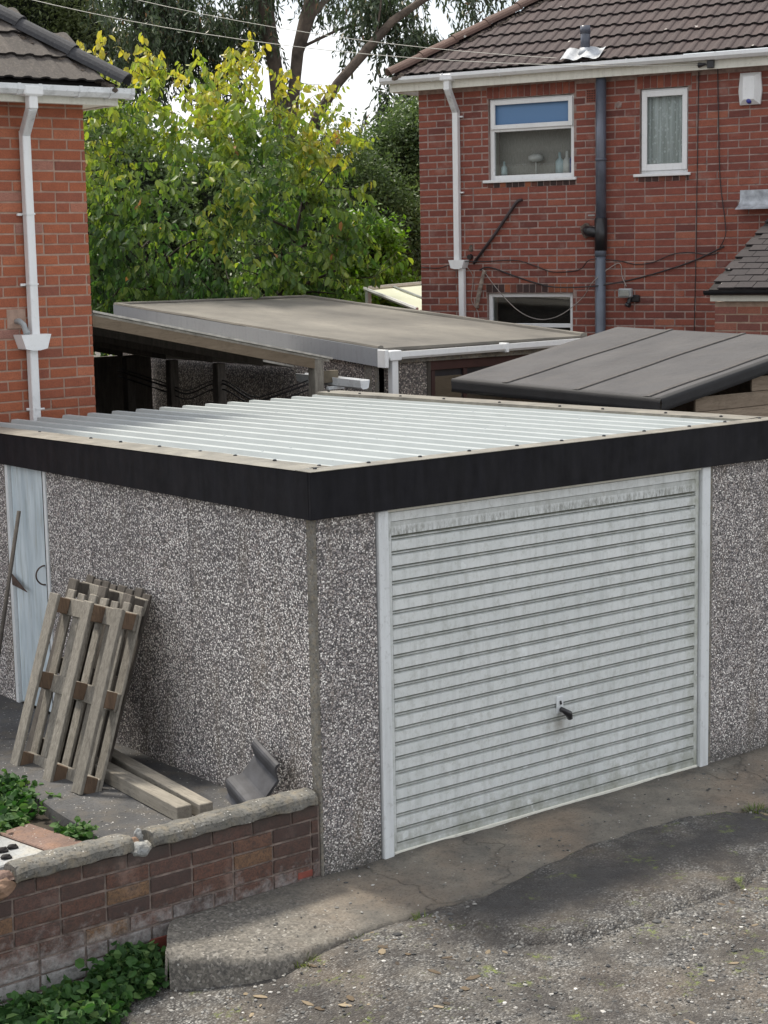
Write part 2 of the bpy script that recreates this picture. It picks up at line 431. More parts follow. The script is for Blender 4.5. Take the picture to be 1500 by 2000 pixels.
def tile_mat(name, a, b, lich=0.0, attr=False):
    g = NT(name)
    r = g.rand(attr)
    c = g.mix(r, a, b)
    c = g.mix(g.ramp(g.noise(7, 7, 0.65), [(0.35, 0.0), (0.7, 0.7)]), c, tuple(x * 0.6 for x in a))
    c = g.mix(g.ramp(g.noise(55, 5, 0.7), [(0.5, 0.0), (0.72, 0.5)]), c, tuple(x * 1.9 for x in b))
    if lich:
        sp = g.voro(7, 'Distance')
        on = g.ramp(g.voro(7, 'Color'), [(0.78, 0.0), (0.79, 1.0)])
        rg = g.math('ADD', sp, g.math('MULTIPLY', g.noise(50, 3), 0.12))
        c = g.mix(g.math('MULTIPLY', g.ramp(rg, [(0.15, 1.0), (0.19, 0.0)]), on), c, (0.46, 0.43, 0.40))
        f = g.ramp(g.noise(28, 6, 0.75), [(0.66, 0.0), (0.7, lich)])
        c = g.mix(f, c, (0.36, 0.31, 0.27))
    return g.fin(c, 0.85, g.bump(g.noise(120, 5, 0.7), 0.002))
MAT['rh_tile'] = tile_mat('purple_brown_roof_tile', (0.042, 0.029, 0.030), (0.062, 0.041, 0.040), 0.5)
MAT['lh_tile'] = tile_mat('grey_brown_roof_tile', (0.07, 0.06, 0.054), (0.11, 0.093, 0.08), 0.15)
MAT['tile_edge'] = simple('dark_tile_edge', (0.018, 0.015, 0.015), 0.95, 0.4, 20)  # near-black for tile front edges and the roof beneath
MAT['ridge_rh'] = tile_mat('rusty_hip_tile', (0.12, 0.06, 0.045), (0.10, 0.065, 0.054), 0.6)
MAT['ridge_lh'] = tile_mat('dark_hip_tile', (0.035, 0.036, 0.042), (0.05, 0.05, 0.055), 0.1)
MAT['slate'] = tile_mat('dark_plain_tile', (0.021, 0.017, 0.020), (0.034, 0.027, 0.029), 0.12)
MAT['loose_tile'] = simple('grey_roof_tile', (0.055, 0.055, 0.062), 0.7, 0.35, 12, 0.001)

g = NT('dusty_flat_roof_felt')
c = g.mix(g.ramp(g.noise(1.2, 8, 0.6, g.coord((1.0, 0.5, 1))), [(0.3, 0.0), (0.7, 1.0)]), (0.09, 0.084, 0.077), (0.22, 0.205, 0.178))
c = g.mix(g.ramp(g.noise(9, 7, 0.7), [(0.5, 0.0), (0.8, 0.5)]), c, (0.09, 0.09, 0.085))
MAT['flat_felt'] = g.fin(c, 0.95, g.bump(g.noise(60, 5, 0.7), 0.004))
g = NT('charcoal_mineral_felt')
c = g.mix(g.ramp(g.noise(2.5, 7, 0.6), [(0.3, 0.0), (0.7, 1.0)]), (0.078, 0.076, 0.080), (0.110, 0.107, 0.110))
c = g.mix(g.ramp(g.noise(420, 3, 0.6), [(0.4, 0.5), (0.6, 0.0)]), c, (0.035, 0.034, 0.036))
c = g.mix(g.ramp(g.noise(7, 7, 0.7, g.coord((0.4, 1, 1))), [(0.45, 0.0), (0.75, 0.5)]), c, (0.10, 0.093, 0.09))
MAT['felt'] = g.fin(c, 0.95, g.bump(g.noise(9, 6, 0.6), 0.012, prev=g.bump(g.noise(350, 3, 0.7), 0.002)))
MAT['felt_black'] = simple('black_roofing_felt', (0.012, 0.012, 0.014), 0.75, 0.3, 8, 0.002)
MAT['felt_lap'] = simple('dark_felt_lap', (0.075, 0.07, 0.068), 0.95, 0.3, 40)
MAT['grey_fascia'] = painted('grey_painted_fascia', (0.27, 0.285, 0.31), (0.16, 0.165, 0.175), 0.4, rough=0.6)

def wood(name, a, b, knots=True, axis='Z', scale=1.0):
    g = NT(name)
    sc = {'Z': (14, 14, 1.4), 'Y': (14, 1.4, 14), 'X': (1.4, 14, 14)}[axis]
    tc = g.n('ShaderNodeTexCoord')
    mp = g.n('ShaderNodeMapping')
    mp.inputs['Scale'].default_value = sc
    g.link(tc.outputs['Object'], mp.inputs['Vector'])
    r = g.rand()
    off = g.n('ShaderNodeCombineXYZ')
    g.link(g.math('MULTIPLY', r, 37.0), off.inputs[0])
    g.link(off.outputs[0], mp.inputs['Location'])
    f = g.noise(2.4 * scale, 8, 0.7, mp.outputs[0], 0.6)
    c = g.mix(g.ramp(f, [(0.3, 0.0), (0.7, 1.0)]), a, b)
    c = g.mix(g.math('MULTIPLY', r, 0.45), c, tuple(x * 0.6 for x in a))
    f2 = g.noise(9 * scale, 5, 0.7, mp.outputs[0])
    c = g.mix(g.ramp(f2, [(0.55, 0.0), (0.7, 0.7)]), c, tuple(x * 0.35 for x in a))
    c = g.mix(g.ramp(g.noise(12, 5, 0.7), [(0.55, 0.0), (0.75, 0.5)]), c, tuple(x * 0.4 for x in a))
    return g.fin(c, 0.9, g.bump(f2, 0.002))
MAT['wood_grey'] = wood('weathered_grey_wood', (0.13, 0.115, 0.095), (0.37, 0.345, 0.30), scale=2.2)
MAT['wood_brown'] = wood('warm_brown_wood_block', (0.10, 0.067, 0.045), (0.22, 0.145, 0.095))
MAT['wood_dark'] = wood('dark_grey_wood', (0.06, 0.052, 0.045), (0.16, 0.14, 0.12))  # darker grain for the rear pallet, pole and shelter timbers
MAT['wood_beam'] = wood('grey_beam_wood', (0.19, 0.17, 0.14), (0.36, 0.33, 0.28), axis='Y')
MAT['wood_lean'] = wood('brown_stained_rafter', (0.14, 0.105, 0.07), (0.24, 0.185, 0.13), axis='X')
MAT['wood_clad'] = wood('weathered_cladding', (0.19, 0.145, 0.105), (0.36, 0.29, 0.22), axis='X')
MAT['wood_white'] = simple('sun_bleached_board', (0.42, 0.40, 0.36), 0.9, 0.35, 14, 0.002)
MAT['bark'] = simple('grey_brown_bark', (0.13, 0.10, 0.08), 0.95, 0.5, 5, 0.03)
MAT['bark_dark'] = simple('dark_twig_bark', (0.045, 0.036, 0.03), 0.95, 0.4, 12, 0.01)

def leaf_mat(name, stops, attr=True, trans=0.35, rough=0.45):
    g = NT(name)
    r = g.rand(attr)
    c = g.ramp(r, stops)
    tr = g.n('ShaderNodeBsdfTranslucent')
    hs = g.n('ShaderNodeHueSaturation')
    hs.inputs['Saturation'].default_value = 1.15
    hs.inputs['Value'].default_value = 1.5
    g.link(c, hs.inputs['Color'])
    g.link(hs.outputs[0], tr.inputs['Color'])
    g.put(g.b.inputs['Base Color'], c)
    g.b.inputs['Roughness'].default_value = rough
    mx = g.n('ShaderNodeMixShader')
    mx.inputs[0].default_value = trans
    g.link(g.b.outputs[0], mx.inputs[1])
    g.link(tr.outputs[0], mx.inputs[2])
    g.link(mx.outputs[0], g.out.inputs['Surface'])
    return g.m
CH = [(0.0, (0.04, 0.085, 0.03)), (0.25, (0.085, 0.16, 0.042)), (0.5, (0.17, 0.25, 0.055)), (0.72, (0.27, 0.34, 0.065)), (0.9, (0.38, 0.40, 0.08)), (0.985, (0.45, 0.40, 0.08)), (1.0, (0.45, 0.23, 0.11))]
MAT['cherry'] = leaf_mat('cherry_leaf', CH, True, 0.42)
MAT['cherry_o'] = leaf_mat('cherry_leaf_single', CH[1:5], False, 0.42)
MAT['euc'] = leaf_mat('narrow_grey_green_leaf', [(0.0, (0.03, 0.045, 0.025)), (0.6, (0.06, 0.09, 0.045)), (0.93, (0.11, 0.14, 0.07)), (1.0, (0.22, 0.13, 0.07))], True, 0.25)
MAT['olive'] = leaf_mat('olive_green_leaf', [(0.0, (0.06, 0.08, 0.03)), (0.6, (0.12, 0.15, 0.055)), (1.0, (0.19, 0.22, 0.10))], True, 0.3)
MAT['hedge'] = leaf_mat('hedge_leaf', [(0.0, (0.05, 0.085, 0.03)), (0.6, (0.12, 0.175, 0.06)), (1.0, (0.20, 0.26, 0.10))], True, 0.3)
MAT['bush'] = leaf_mat('bright_bush_leaf', [(0.0, (0.09, 0.17, 0.03)), (0.6, (0.17, 0.30, 0.045)), (1.0, (0.30, 0.42, 0.08))], True, 0.4)
MAT['weed'] = leaf_mat('weed_leaf', [(0.0, (0.02, 0.06, 0.015)), (0.6, (0.045, 0.12, 0.025)), (1.0, (0.11, 0.19, 0.05))], True, 0.3, 0.75)
MAT['weed_o'] = leaf_mat('weed_leaf_single', [(0.0, (0.02, 0.06, 0.015)), (0.6, (0.045, 0.12, 0.025)), (1.0, (0.12, 0.20, 0.06))], False, 0.3, 0.75)
MAT['grass'] = leaf_mat('grass_blade', [(0.0, (0.06, 0.10, 0.02)), (1.0, (0.17, 0.2, 0.05))], True, 0.3)
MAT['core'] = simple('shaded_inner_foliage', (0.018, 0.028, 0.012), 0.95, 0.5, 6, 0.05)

def glass(name, tint=(0.95, 0.97, 0.97), refl=0.12, rough=0.02):
    g = NT(name)
    gl = g.n('ShaderNodeBsdfGlossy')
    gl.inputs['Roughness'].default_value = rough
    tr = g.n('ShaderNodeBsdfTransparent')
    tr.inputs['Color'].default_value = tint + (1,)
    fr = g.n('ShaderNodeFresnel')
    fr.inputs['IOR'].default_value = 1.5
    fac = g.math('ADD', fr.outputs[0], refl, True)
    mx = g.n('ShaderNodeMixShader')
    g.link(fac, mx.inputs[0])
    g.link(tr.outputs[0], mx.inputs[1])
    g.link(gl.outputs[0], mx.inputs[2])
    g.link(mx.outputs[0], g.out.inputs['Surface'])
    return g.m
MAT['glass'] = glass('window_glass', refl=0.02)
g = NT('painted_sky_reflection_glass')
MAT['sky_reflection_glass'] = g.fin((0.13, 0.24, 0.42), 0.25)  # blue base colour painted in for the sky reflected by the pane
g = NT('pale_translucent_glazing')
MAT['polycarb'] = g.fin((0.75, 0.78, 0.62), 0.35, Transmission_Weight=0.2)
g = NT('net_curtain')
v = g.voro(22, 'Distance', g.coord((1, 1, 1)))
f = g.noise(1.5, 4, 0.5, g.coord((16, 16, 1.0)))
c = g.mix(g.ramp(f, [(0.35, 0.0), (0.65, 1.0)]), (0.52, 0.55, 0.53), (0.80, 0.84, 0.84))
c = g.mix(g.ramp(v, [(0.22, 1.0), (0.34, 0.0)]), c, (0.85, 0.88, 0.88))
MAT['net'] = g.fin(c, 0.9)
g = NT('brown_grey_room_blind')
c = g.mix(g.ramp(g.noise(40, 5, 0.6, g.coord((3, 3, 0.6))), [(0.3, 0.0), (0.7, 1.0)]), (0.30, 0.285, 0.26), (0.42, 0.40, 0.37))
MAT['blind'] = g.fin(c, 0.9)
MAT['bottle_pale'] = simple('pale_bottle_plastic', (0.55, 0.68, 0.72), 0.4)
MAT['bottle_blue'] = simple('blue_bottle_plastic', (0.06, 0.08, 0.25), 0.4)
MAT['bottle_white'] = simple('white_bottle_plastic', (0.7, 0.7, 0.68), 0.4)
MAT['lens_blue'] = simple('blue_lamp_lens', (0.04, 0.05, 0.30), 0.25)
MAT['terracotta'] = simple('terracotta_vent', (0.20, 0.06, 0.04), 0.85, 0.2, 20)
MAT['stone_mix'] = None
g = NT('mixed_gravel')
MAT['stone_mix'] = g.fin(g.ramp(g.rand(True), [(0.0, (0.04, 0.04, 0.042)), (0.4, (0.10, 0.10, 0.098)), (0.75, (0.20, 0.195, 0.185)), (0.95, (0.33, 0.32, 0.30)), (1.0, (0.65, 0.63, 0.60))]), 0.85)
g = NT('dead_debris')
MAT['debris'] = g.fin(g.ramp(g.rand(True), [(0.0, (0.04, 0.03, 0.022)), (0.6, (0.11, 0.08, 0.05)), (1.0, (0.30, 0.24, 0.16))]), 0.9)
MAT['char'] = simple('charred_lump', (0.016, 0.015, 0.015), 0.95, 0.4, 40)

# ------------------------------------------------------------------ object helpers
ORG = {}
def tag(o, label=None, cat=None, group=None, kind=None):
    if label: o['label'] = label
    if cat: o['category'] = cat
    if group: o['group'] = group
    if kind: o['kind'] = kind
    return o
def thing(name, label, cat, loc, group=None):
    o = bpy.data.objects.new(name, None)
    COL.objects.link(o)
    o.location = loc
    o.empty_display_size = 0.2
    ORG[o.name] = Vector(loc)
    return tag(o, label, cat, group)

class Fr:
    """local frame: ex along, ey outward, ez up or up-slope"""
    def __init__(s, O, ex, ey, ez):
        s.O, s.ex, s.ey, s.ez = Vector(O), Vector(ex), Vector(ey), Vector(ez)
    def P(s, a, b, c):
        return s.O + s.ex * a + s.ey * b + s.ez * c
WF = Fr((0, 0, 0), (1, 0, 0), (0, 1, 0), (0, 0, 1))

class MB:
    def __init__(s):
        s.v, s.f, s.r, s.mi = [], [], [], []
    def add(s, vs, fs, rnd=0.5, mi=0):
        o = len(s.v)
        s.v += [tuple(p) for p in vs]
        s.f += [tuple(i + o for i in f) for f in fs]
        s.r += [rnd] * len(vs)
        s.mi += [mi] * len(fs)
        return s
    def box(s, F, a0, a1, b0, b1, c0, c1, ch=0.0, rnd=0.5, mi=0, jit=0.0):
        if a0 > a1: a0, a1 = a1, a0
        if b0 > b1: b0, b1 = b1, b0
        if c0 > c1: c0, c1 = c1, c0
        if ch <= 0:
            vs = [F.P(a, b, c) for a in (a0, a1) for b in (b0, b1) for c in (c0, c1)]
            fs = [(0, 1, 3, 2), (4, 6, 7, 5), (0, 4, 5, 1), (2, 3, 7, 6), (0, 2, 6, 4), (1, 5, 7, 3)]
            return s.add(vs, fs, rnd, mi)
        ch = min(ch, (a1 - a0) * .45, (b1 - b0) * .45, (c1 - c0) * .45)
        vs, idx = [], {}
        for ia in (0, 1):
            for ib in (0, 1):
                for ic in (0, 1):
                    j = [random.uniform(-jit, jit) for _ in range(3)]
                    for ax in range(3):
                        a = (a0, a1)[ia] + (0 if ax == 0 else (ch if ia == 0 else -ch)) + j[0]
                        b = (b0, b1)[ib] + (0 if ax == 1 else (ch if ib == 0 else -ch)) + j[1]
                        c = (c0, c1)[ic] + (0 if ax == 2 else (ch if ic == 0 else -ch)) + j[2]
                        idx[(ia, ib, ic, ax)] = len(vs)
                        vs.append(F.P(a, b, c))
        q = lambda i, j, k, ax: idx[(i, j, k, ax)]
        fs = []
        for i in (0, 1):
            fs.append((q(i, 0, 0, 0), q(i, 1, 0, 0), q(i, 1, 1, 0), q(i, 0, 1, 0)))
            fs.append((q(0, i, 0, 1), q(1, i, 0, 1), q(1, i, 1, 1), q(0, i, 1, 1)))
            fs.append((q(0, 0, i, 2), q(1, 0, i, 2), q(1, 1, i, 2), q(0, 1, i, 2)))
            for j in (0, 1):
                fs.append((q(i, j, 0, 0), q(i, j, 0, 1), q(i, j, 1, 1), q(i, j, 1, 0)))
                fs.append((q(i, 0, j, 0), q(i, 0, j, 2), q(i, 1, j, 2), q(i, 1, j, 0)))
                fs.append((q(0, i, j, 1), q(0, i, j, 2), q(1, i, j, 2), q(1, i, j, 1)))
        for i in (0, 1):
            for j in (0, 1):
                for k in (0, 1):
                    fs.append((q(i, j, k, 0), q(i, j, k, 1), q(i, j, k, 2)))
        return s.add(vs, fs, rnd, mi)
    def tube(s, pts, rad, seg=8, cap=True, rnd=0.5, mi=0):
        pts = [Vector(p) for p in pts]
        n = len(pts)
        rr = rad if isinstance(rad, (list, tuple)) else [rad] * n
        ref = Vector((0, 0, 1))
        vs = []
        pa = None
        for i, p in enumerate(pts):
            d = (pts[min(i + 1, n - 1)] - pts[max(i - 1, 0)])
            d = d.normalized() if d.length > 1e-9 else Vector((0, 0, 1))
            if pa is None:
                a = d.cross(ref)
                if a.length < 0.05: a = d.cross(Vector((1, 0, 0)))
            else:
                a = pa - d * pa.dot(d)
            a.normalize()
            pa = a
            b = d.cross(a)
            for k in range(seg):
                t = 2 * PI * k / seg
                vs.append(p + (a * math.cos(t) + b * math.sin(t)) * rr[i])
        fs = []
        for i in range(n - 1):
            for k in range(seg):
                k2 = (k + 1) % seg
                fs.append((i * seg + k, i * seg + k2, (i + 1) * seg + k2, (i + 1) * seg + k))
        if cap:
            fs.append(tuple(range(seg)))
            fs.append(tuple((n - 1) * seg + k for k in range(seg)))
        return s.add(vs, fs, rnd, mi)
    def prism(s, prof, A, B, rnd=0.5, mi=0, close=True, cap=True):
        """prof: function list of points as Vector offsets placed at A and at B (lists of world points)"""
        n = len(A)
        fs = []
        for k in range(n if close else n - 1):
            k2 = (k + 1) % n
            fs.append((k, k2, n + k2, n + k))
        if cap and close:
            fs.append(tuple(range(n)))
            fs.append(tuple(range(n, 2 * n)))
        return s.add(list(A) + list(B), fs, rnd, mi)
    def ext(s, F, prof, a0, a1, rnd=0.5, mi=0, close=True):
        """profile in (b, c) extruded along a"""
        return s.prism(None, [F.P(a0, b, c) for b, c in prof], [F.P(a1, b, c) for b, c in prof], rnd, mi, close)
    def build(s, name, mat, parent=None, smooth=False, recalc=True):
        me = bpy.data.meshes.new(name)
        o0 = ORG.get(parent.name, Vector((0, 0, 0))) if parent else Vector((0, 0, 0))
        if parent:
            loc = Vector((0, 0, 0))
            vs = [(p[0] - o0.x, p[1] - o0.y, p[2] - o0.z) for p in s.v]
        else:
            a = np.array([tuple(p) for p in s.v])
            lo, hi = a.min(0), a.max(0)
            loc = Vector(((lo[0] + hi[0]) / 2, (lo[1] + hi[1]) / 2, lo[2]))
            vs = (a - np.array(loc)).tolist()
        me.from_pydata(vs, [], s.f)
        if isinstance(mat, (list, tuple)):
            for m in mat: me.materials.append(m)
            me.polygons.foreach_set('material_index', s.mi)
        else:
            me.materials.append(mat)
        at = me.attributes.new('rnd', 'FLOAT', 'POINT')
        at.data.foreach_set('value', s.r)
        if recalc:
            bm = bmesh.new()
            bm.from_mesh(me)
            bmesh.ops.recalc_face_normals(bm, faces=bm.faces)
            bm.to_mesh(me)
            bm.free()
        if smooth:
            me.polygons.foreach_set('use_smooth', [True] * len(me.polygons))
        o = bpy.data.objects.new(name, me)
        COL.objects.link(o)
        if parent:
            o.parent = parent
            ORG[o.name] = o0
        else:
            o.location = loc
            ORG[o.name] = loc
        return o

def put(name, me, parent, M):
    """a linked copy of mesh me with world matrix M under parent"""
    o = bpy.data.objects.new(name, me)
    COL.objects.link(o)
    o.parent = parent
    o0 = ORG[parent.name]
    M = M.copy()
    M.translation = M.translation - o0
    o.matrix_local = M
    return o
def fmat(O, ex, ey, ez):
    return Matrix(((ex.x, ey.x, ez.x, O.x), (ex.y, ey.y, ez.y, O.y), (ex.z, ey.z, ez.z, O.z), (0, 0, 0, 1)))

# brick unit meshes: 1 x 1 x 1, a little uneven, chamfered front
def unit_brick(name, mat, L_=0.215, H_=0.065, seed=0):
    random.seed(seed)
    m = MB()
    ch = 0.007
    cx, cz = ch / L_, ch / H_
    def J(s_=1.0): return random.uniform(-0.0026, 0.0026) * s_
    back = [(0, -1, 0), (1, -1, 0), (1, -1, 1), (0, -1, 1)]
    rim = [(0 + J() / L_, 0.8, 0 + J() / H_), (1 + J() / L_, 0.8, 0 + J() / H_), (1 + J() / L_, 0.8, 1 + J() / H_), (0 + J() / L_, 0.8, 1 + J() / H_)]
    fr = [(cx, 1, cz), (1 - cx, 1, cz), (1 - cx, 1, 1 - cz), (cx, 1, 1 - cz)]
    fr = [(x + J() / L_, y + J() * 30, z + J() / H_) for x, y, z in fr]
    vs = back + rim + fr
    fs = []
    for k in range(4):
        k2 = (k + 1) % 4
        fs.append((k, k2, 4 + k2, 4 + k))
        fs.append((4 + k, 4 + k2, 8 + k2, 8 + k))
    fs.append((8, 9, 10, 11))
    me = bpy.data.meshes.new(name)
    me.from_pydata(vs, [], fs)
    me.materials.append(mat)
    return me
def unit_set(mat, n=5):
    return [unit_brick('brick', mat, seed=40 + i) for i in range(n)]

def brickwork(wall, F, W, H, mats, openings=(), course=0.075, bl=0.225, mort=0.0135, limit=300, focus=None, proud=0.0045, z0=0.0, bond=None, shift=0.0, seed=1):
    """bricks of a stretcher-bond wall face in frame F, each a child of wall; past the limit the rest is one part"""
    random.seed(seed)
    out = []
    n = int(H / course)
    for i in range(n):
        c0, c1 = z0 + i * course + mort / 2, z0 + (i + 1) * course - mort / 2
        a = -((i % 2) * bl / 2) + shift
        if random.random() < 0.25: a -= bl / 2 * (random.random() < 0.3)
        while a > 0: a -= bl
        while a < W:
            L2 = bl
            if random.random() < 0.04: L2 = bl / 2
            segs = [(max(a, 0) + mort / 2 * (a > 0), min(a + L2, W) - mort / 2 * (a + L2 < W))]
            for (o0, o1, p0, p1) in openings:
                ns = []
                for s0, s1 in segs:
                    if c1 <= p0 + 0.012 or c0 >= p1 - 0.012 or s1 <= o0 or s0 >= o1:
                        ns.append((s0, s1))
                    else:
                        if s0 < o0 - 0.015: ns.append((s0, o0 - 0.002))
                        if s1 > o1 + 0.015: ns.append((o1 + 0.002, s1))
                segs = ns
            for s0, s1 in segs:
                if s1 - s0 > 0.02: out.append((s0, s1, c0, c1))
            a += L2
    if focus is not None:
        out.sort(key=lambda q: (F.P((q[0] + q[1]) / 2, 0, (q[2] + q[3]) / 2) - focus).length)
    one, joined = mats
    ms = unit_set(one)
    for i, (s0, s1, c0, c1) in enumerate(out[:limit]):
        M = fmat(F.P(s0, 0, c0), F.ex * (s1 - s0), F.ey * (proud + random.uniform(-0.0015, 0.002)), F.ez * (c1 - c0))
        put('brick', random.choice(ms), wall, M)
    if len(out) > limit:
        m = MB()
        for (s0, s1, c0, c1) in out[limit:]:
            m.box(F, s0, s1, -0.02, proud, c0, c1, 0.005, rnd=random.random())
        tag(m.build('brickwork', joined, wall), kind='stuff')
    return out

def lerp(a, b, t): return a + (b - a) * t

# ------------------------------------------------------------------ setting: ground, yard, apron, path
def yard_z(x, y):
    base = -0.012 + 0.0 * x
    left = max(0.0, min(1.0, (-0.2 - x) / 1.4))
    base -= 0.20 * left * left * (3 - 2 * left)
    base -= 0.03 * max(0.0, min(1.0, (-0.9 - y) / 2.0))
    if y > -0.7: base -= 0.02
    return base
m = MB()
xs = np.concatenate([np.array([-400, -120, -40, -14, -7]), np.arange(-5, 6.001, 0.055), np.array([8, 12, 20, 40, 120, 400])])
ys = np.concatenate([np.array([-400, -120, -40, -14]), np.arange(-6.0, 0.3, 0.055), np.array([0.4, 1.5, 3, 6, 10, 16, 30, 60, 150, 400])])
nx, ny = len(xs), len(ys)
vs = []
from mathutils import noise as mnoise
for yy in ys:
    for xx in xs:
        zz = yard_z(xx, yy) if abs(xx) < 14 and -14 < yy < 1 else (-0.2 if yy < 1 else -0.22)
        if -5 <= xx <= 6 and -6 <= yy <= 0.3:
            zz += 0.012 * mnoise.noise(Vector((xx * 1.7, yy * 1.7, 0))) + 0.006 * mnoise.noise(Vector((xx * 6, yy * 6, 3)))
        if yy >= 0.15: zz = min(zz, -0.1)
        vs.append((xx, yy, zz))
fs = [(j * nx + i, j * nx + i + 1, (j + 1) * nx + i + 1, (j + 1) * nx + i) for j in range(ny - 1) for i in range(nx - 1)]
m.add(vs, fs)
tag(m.build('ground', MAT['ground'], smooth=True), kind='structure')

# concrete apron: raised slab along the garage front with a rough outline and a broken rounded left end
def apron_edge(x):
    w = 0.06 * mnoise.noise(Vector((x * 2.0, 1.3, 0))) + 0.035 * mnoise.noise(Vector((x * 9, 4.3, 0))) + 0.012 * mnoise.noise(Vector((x * 31, 2.3, 0)))
    e = -0.66 + w
    if x < -0.55:
        t = (-0.55 - x) / 0.52
        e = lerp(e, -0.30, min(1, t) ** 2.2)
    return e
m = MB()
cols = list(np.arange(-1.07, 5.0, 0.035))
ROWS = 16
vs, fs = [], []
for i, x in enumerate(cols):
    e = apron_edge(x)
    lx = -0.86
    top_y = 0.0 if x > lx else lerp(0.0, -0.28, min(1.0, (lx - x) / 0.2) ** 1.3)
    for j in range(ROWS):
        t = j / (ROWS - 1)
        y = lerp(top_y, e, t)
        z = 0.004 - 0.012 * t + 0.010 * mnoise.noise(Vector((x * 2.2, y * 2.2, 9))) + 0.004 * mnoise.noise(Vector((x * 11, y * 11, 2)))
        if t > 0.9: z -= 0.006
        vs.append((x, y, z))
    vs.append((x - 0.005, e - 0.012, -0.05))
    vs.append((x - 0.01, e - 0.03, -0.28))
R_ = ROWS + 2
for i in range(len(cols) - 1):
    for j in range(R_ - 1):
        fs.append((i * R_ + j, (i + 1) * R_ + j, (i + 1) * R_ + j + 1, i * R_ + j + 1))
o_ = len(vs)
for j in range(ROWS):
    x, y, z = vs[j]
    vs.append((x - 0.02, y, -0.28))
for j in range(ROWS - 1):
    fs.append((j, j + 1, o_ + j + 1, o_ + j))
# left face up to the garden wall
vs2 = [(-0.86, 0.0, 0.0), (-0.88, 0.0, -0.28), (-1.09, -0.28, -0.28), (-1.07, -0.28, 0.0)]
m.add(vs, fs)
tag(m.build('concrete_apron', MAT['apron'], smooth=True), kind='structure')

# tongue of old asphalt on the apron edge
m = MB()
ring = []
cx_, cy_ = 1.25, -0.98
N_ = 70
for k in range(N_):
    t = 2 * PI * k / N_
    rx, ry = 1.15, 0.46
    q = 1 + 0.13 * mnoise.noise(Vector((math.cos(t) * 1.6, math.sin(t) * 1.6, 7))) + 0.05 * mnoise.noise(Vector((math.cos(t) * 7, math.sin(t) * 7, 1)))
    ring.append((cx_ + rx * math.cos(t) * q, cy_ + 0.03 * math.cos(t) * 3 + ry * math.sin(t) * q))
vs = [(cx_, cy_, 0.028)]
for f_, zz in ((0.5, 0.022), (0.93, 0.014), (1.0, -0.045)):
    for (x, y) in ring:
        vs.append((cx_ + (x - cx_) * f_, cy_ + (y - cy_) * f_, zz + (0.005 * mnoise.noise(Vector((x * 5, y * 5, 1))) if f_ < 1 else 0)))
fs = [(0, 1 + k, 1 + (k + 1) % N_) for k in range(N_)]
for r in range(2):
    for k in range(N_):
        k2 = (k + 1) % N_
        fs.append((1 + r * N_ + k, 1 + r * N_ + k2, 1 + (r + 1) * N_ + k2, 1 + (r + 1) * N_ + k))
m.add(vs, fs)
tag(m.build('asphalt_patch', MAT['ground'], smooth=True), kind='structure')

# path slab beside the garage, and the planting bed below it
m = MB()
ed = lambda y: -0.90 - 0.03 * mnoise.noise(Vector((y * 2, 0, 0))) + 0.08 * max(0, (1.9 - y)) * 0 + (0.13 * min(1, max(0, (y - 0.7) / 1.3)))
yy_ = list(np.arange(0.1, 7.01, 0.15))
vs, fs = [], []
for i, y in enumerate(yy_):
    e = ed(y)
    for (x, z) in ((-0.0, 0.25), (-0.45, 0.252), (e + 0.01, 0.25), (e, 0.243), (e - 0.01, 0.10)):
        vs.append((x, y, z + 0.004 * mnoise.noise(Vector((x * 3, y * 3, 5)))))
for i in range(len(yy_) - 1):
    for j in range(4):
        fs.append((i * 5 + j, (i + 1) * 5 + j, (i + 1) * 5 + j + 1, i * 5 + j + 1))
m.add(vs, fs)
tag(m.build('path', MAT['path'], smooth=False), kind='structure')
m = MB()
vs, fs = [], []
gx = list(np.arange(-3.4, -0.74, 0.08)); gy = list(np.arange(0.1, 5.5, 0.08))
for y in gy:
    for x in gx:
        vs.append((x, y, 0.185 + 0.02 * mnoise.noise(Vector((x * 4, y * 4, 2)))))
for j in range(len(gy) - 1):
    for i in range(len(gx) - 1):
        fs.append((j * len(gx) + i, j * len(gx) + i + 1, (j + 1) * len(gx) + i + 1, (j + 1) * len(gx) + i))
m.add(vs, fs)
tag(m.build('soil', MAT['soil'], smooth=True), kind='structure')

m = MB().box(Fr((-1.86, 0.55, 0.0), (0.985, 0.17, 0), (-0.17, 0.985, 0), (0, 0, 1)), 0, 0.72, 0, 0.6, 0.17, 0.222, 0.006)
tag(m.build('paving_slab', MAT['slab_pale']), 'pale grey concrete paving slab scattered with black lumps in the weedy bed', 'paving slab')
m = MB().box(Fr((-1.12, 0.56, 0.0), (0.985, 0.17, 0), (-0.17, 0.985, 0), (0, 0, 1)), 0, 0.19, 0.05, 0.52, 0.17, 0.225, 0.006)
tag(m.build('paving_slab', MAT['slab_red']), 'reddish brown paving slab between the pale slab and the path edge', 'paving slab')
for i in range(9):
    x, y = random.uniform(-1.62, -1.2), random.uniform(0.68, 1.12)
    bm = bmesh.new(); bmesh.ops.create_icosphere(bm, subdivisions=2, radius=0.016 + 0.009 * random.random())
    for v in bm.verts: v.co = Vector((v.co.x * 1.3, v.co.y, v.co.z * 0.6)) * (1 + 0.4 * mnoise.noise(v.co * 60))
    me = bpy.data.meshes.new('charred_lump'); bm.to_mesh(me); bm.free(); me.materials.append(MAT['char'])
    o = bpy.data.objects.new('charred_lump', me); COL.objects.link(o); o.location = (x, y, 0.23)
    tag(o, 'small black charred lump lying on the pale paving slab', 'debris', 'black lumps scattered on the pale slab')

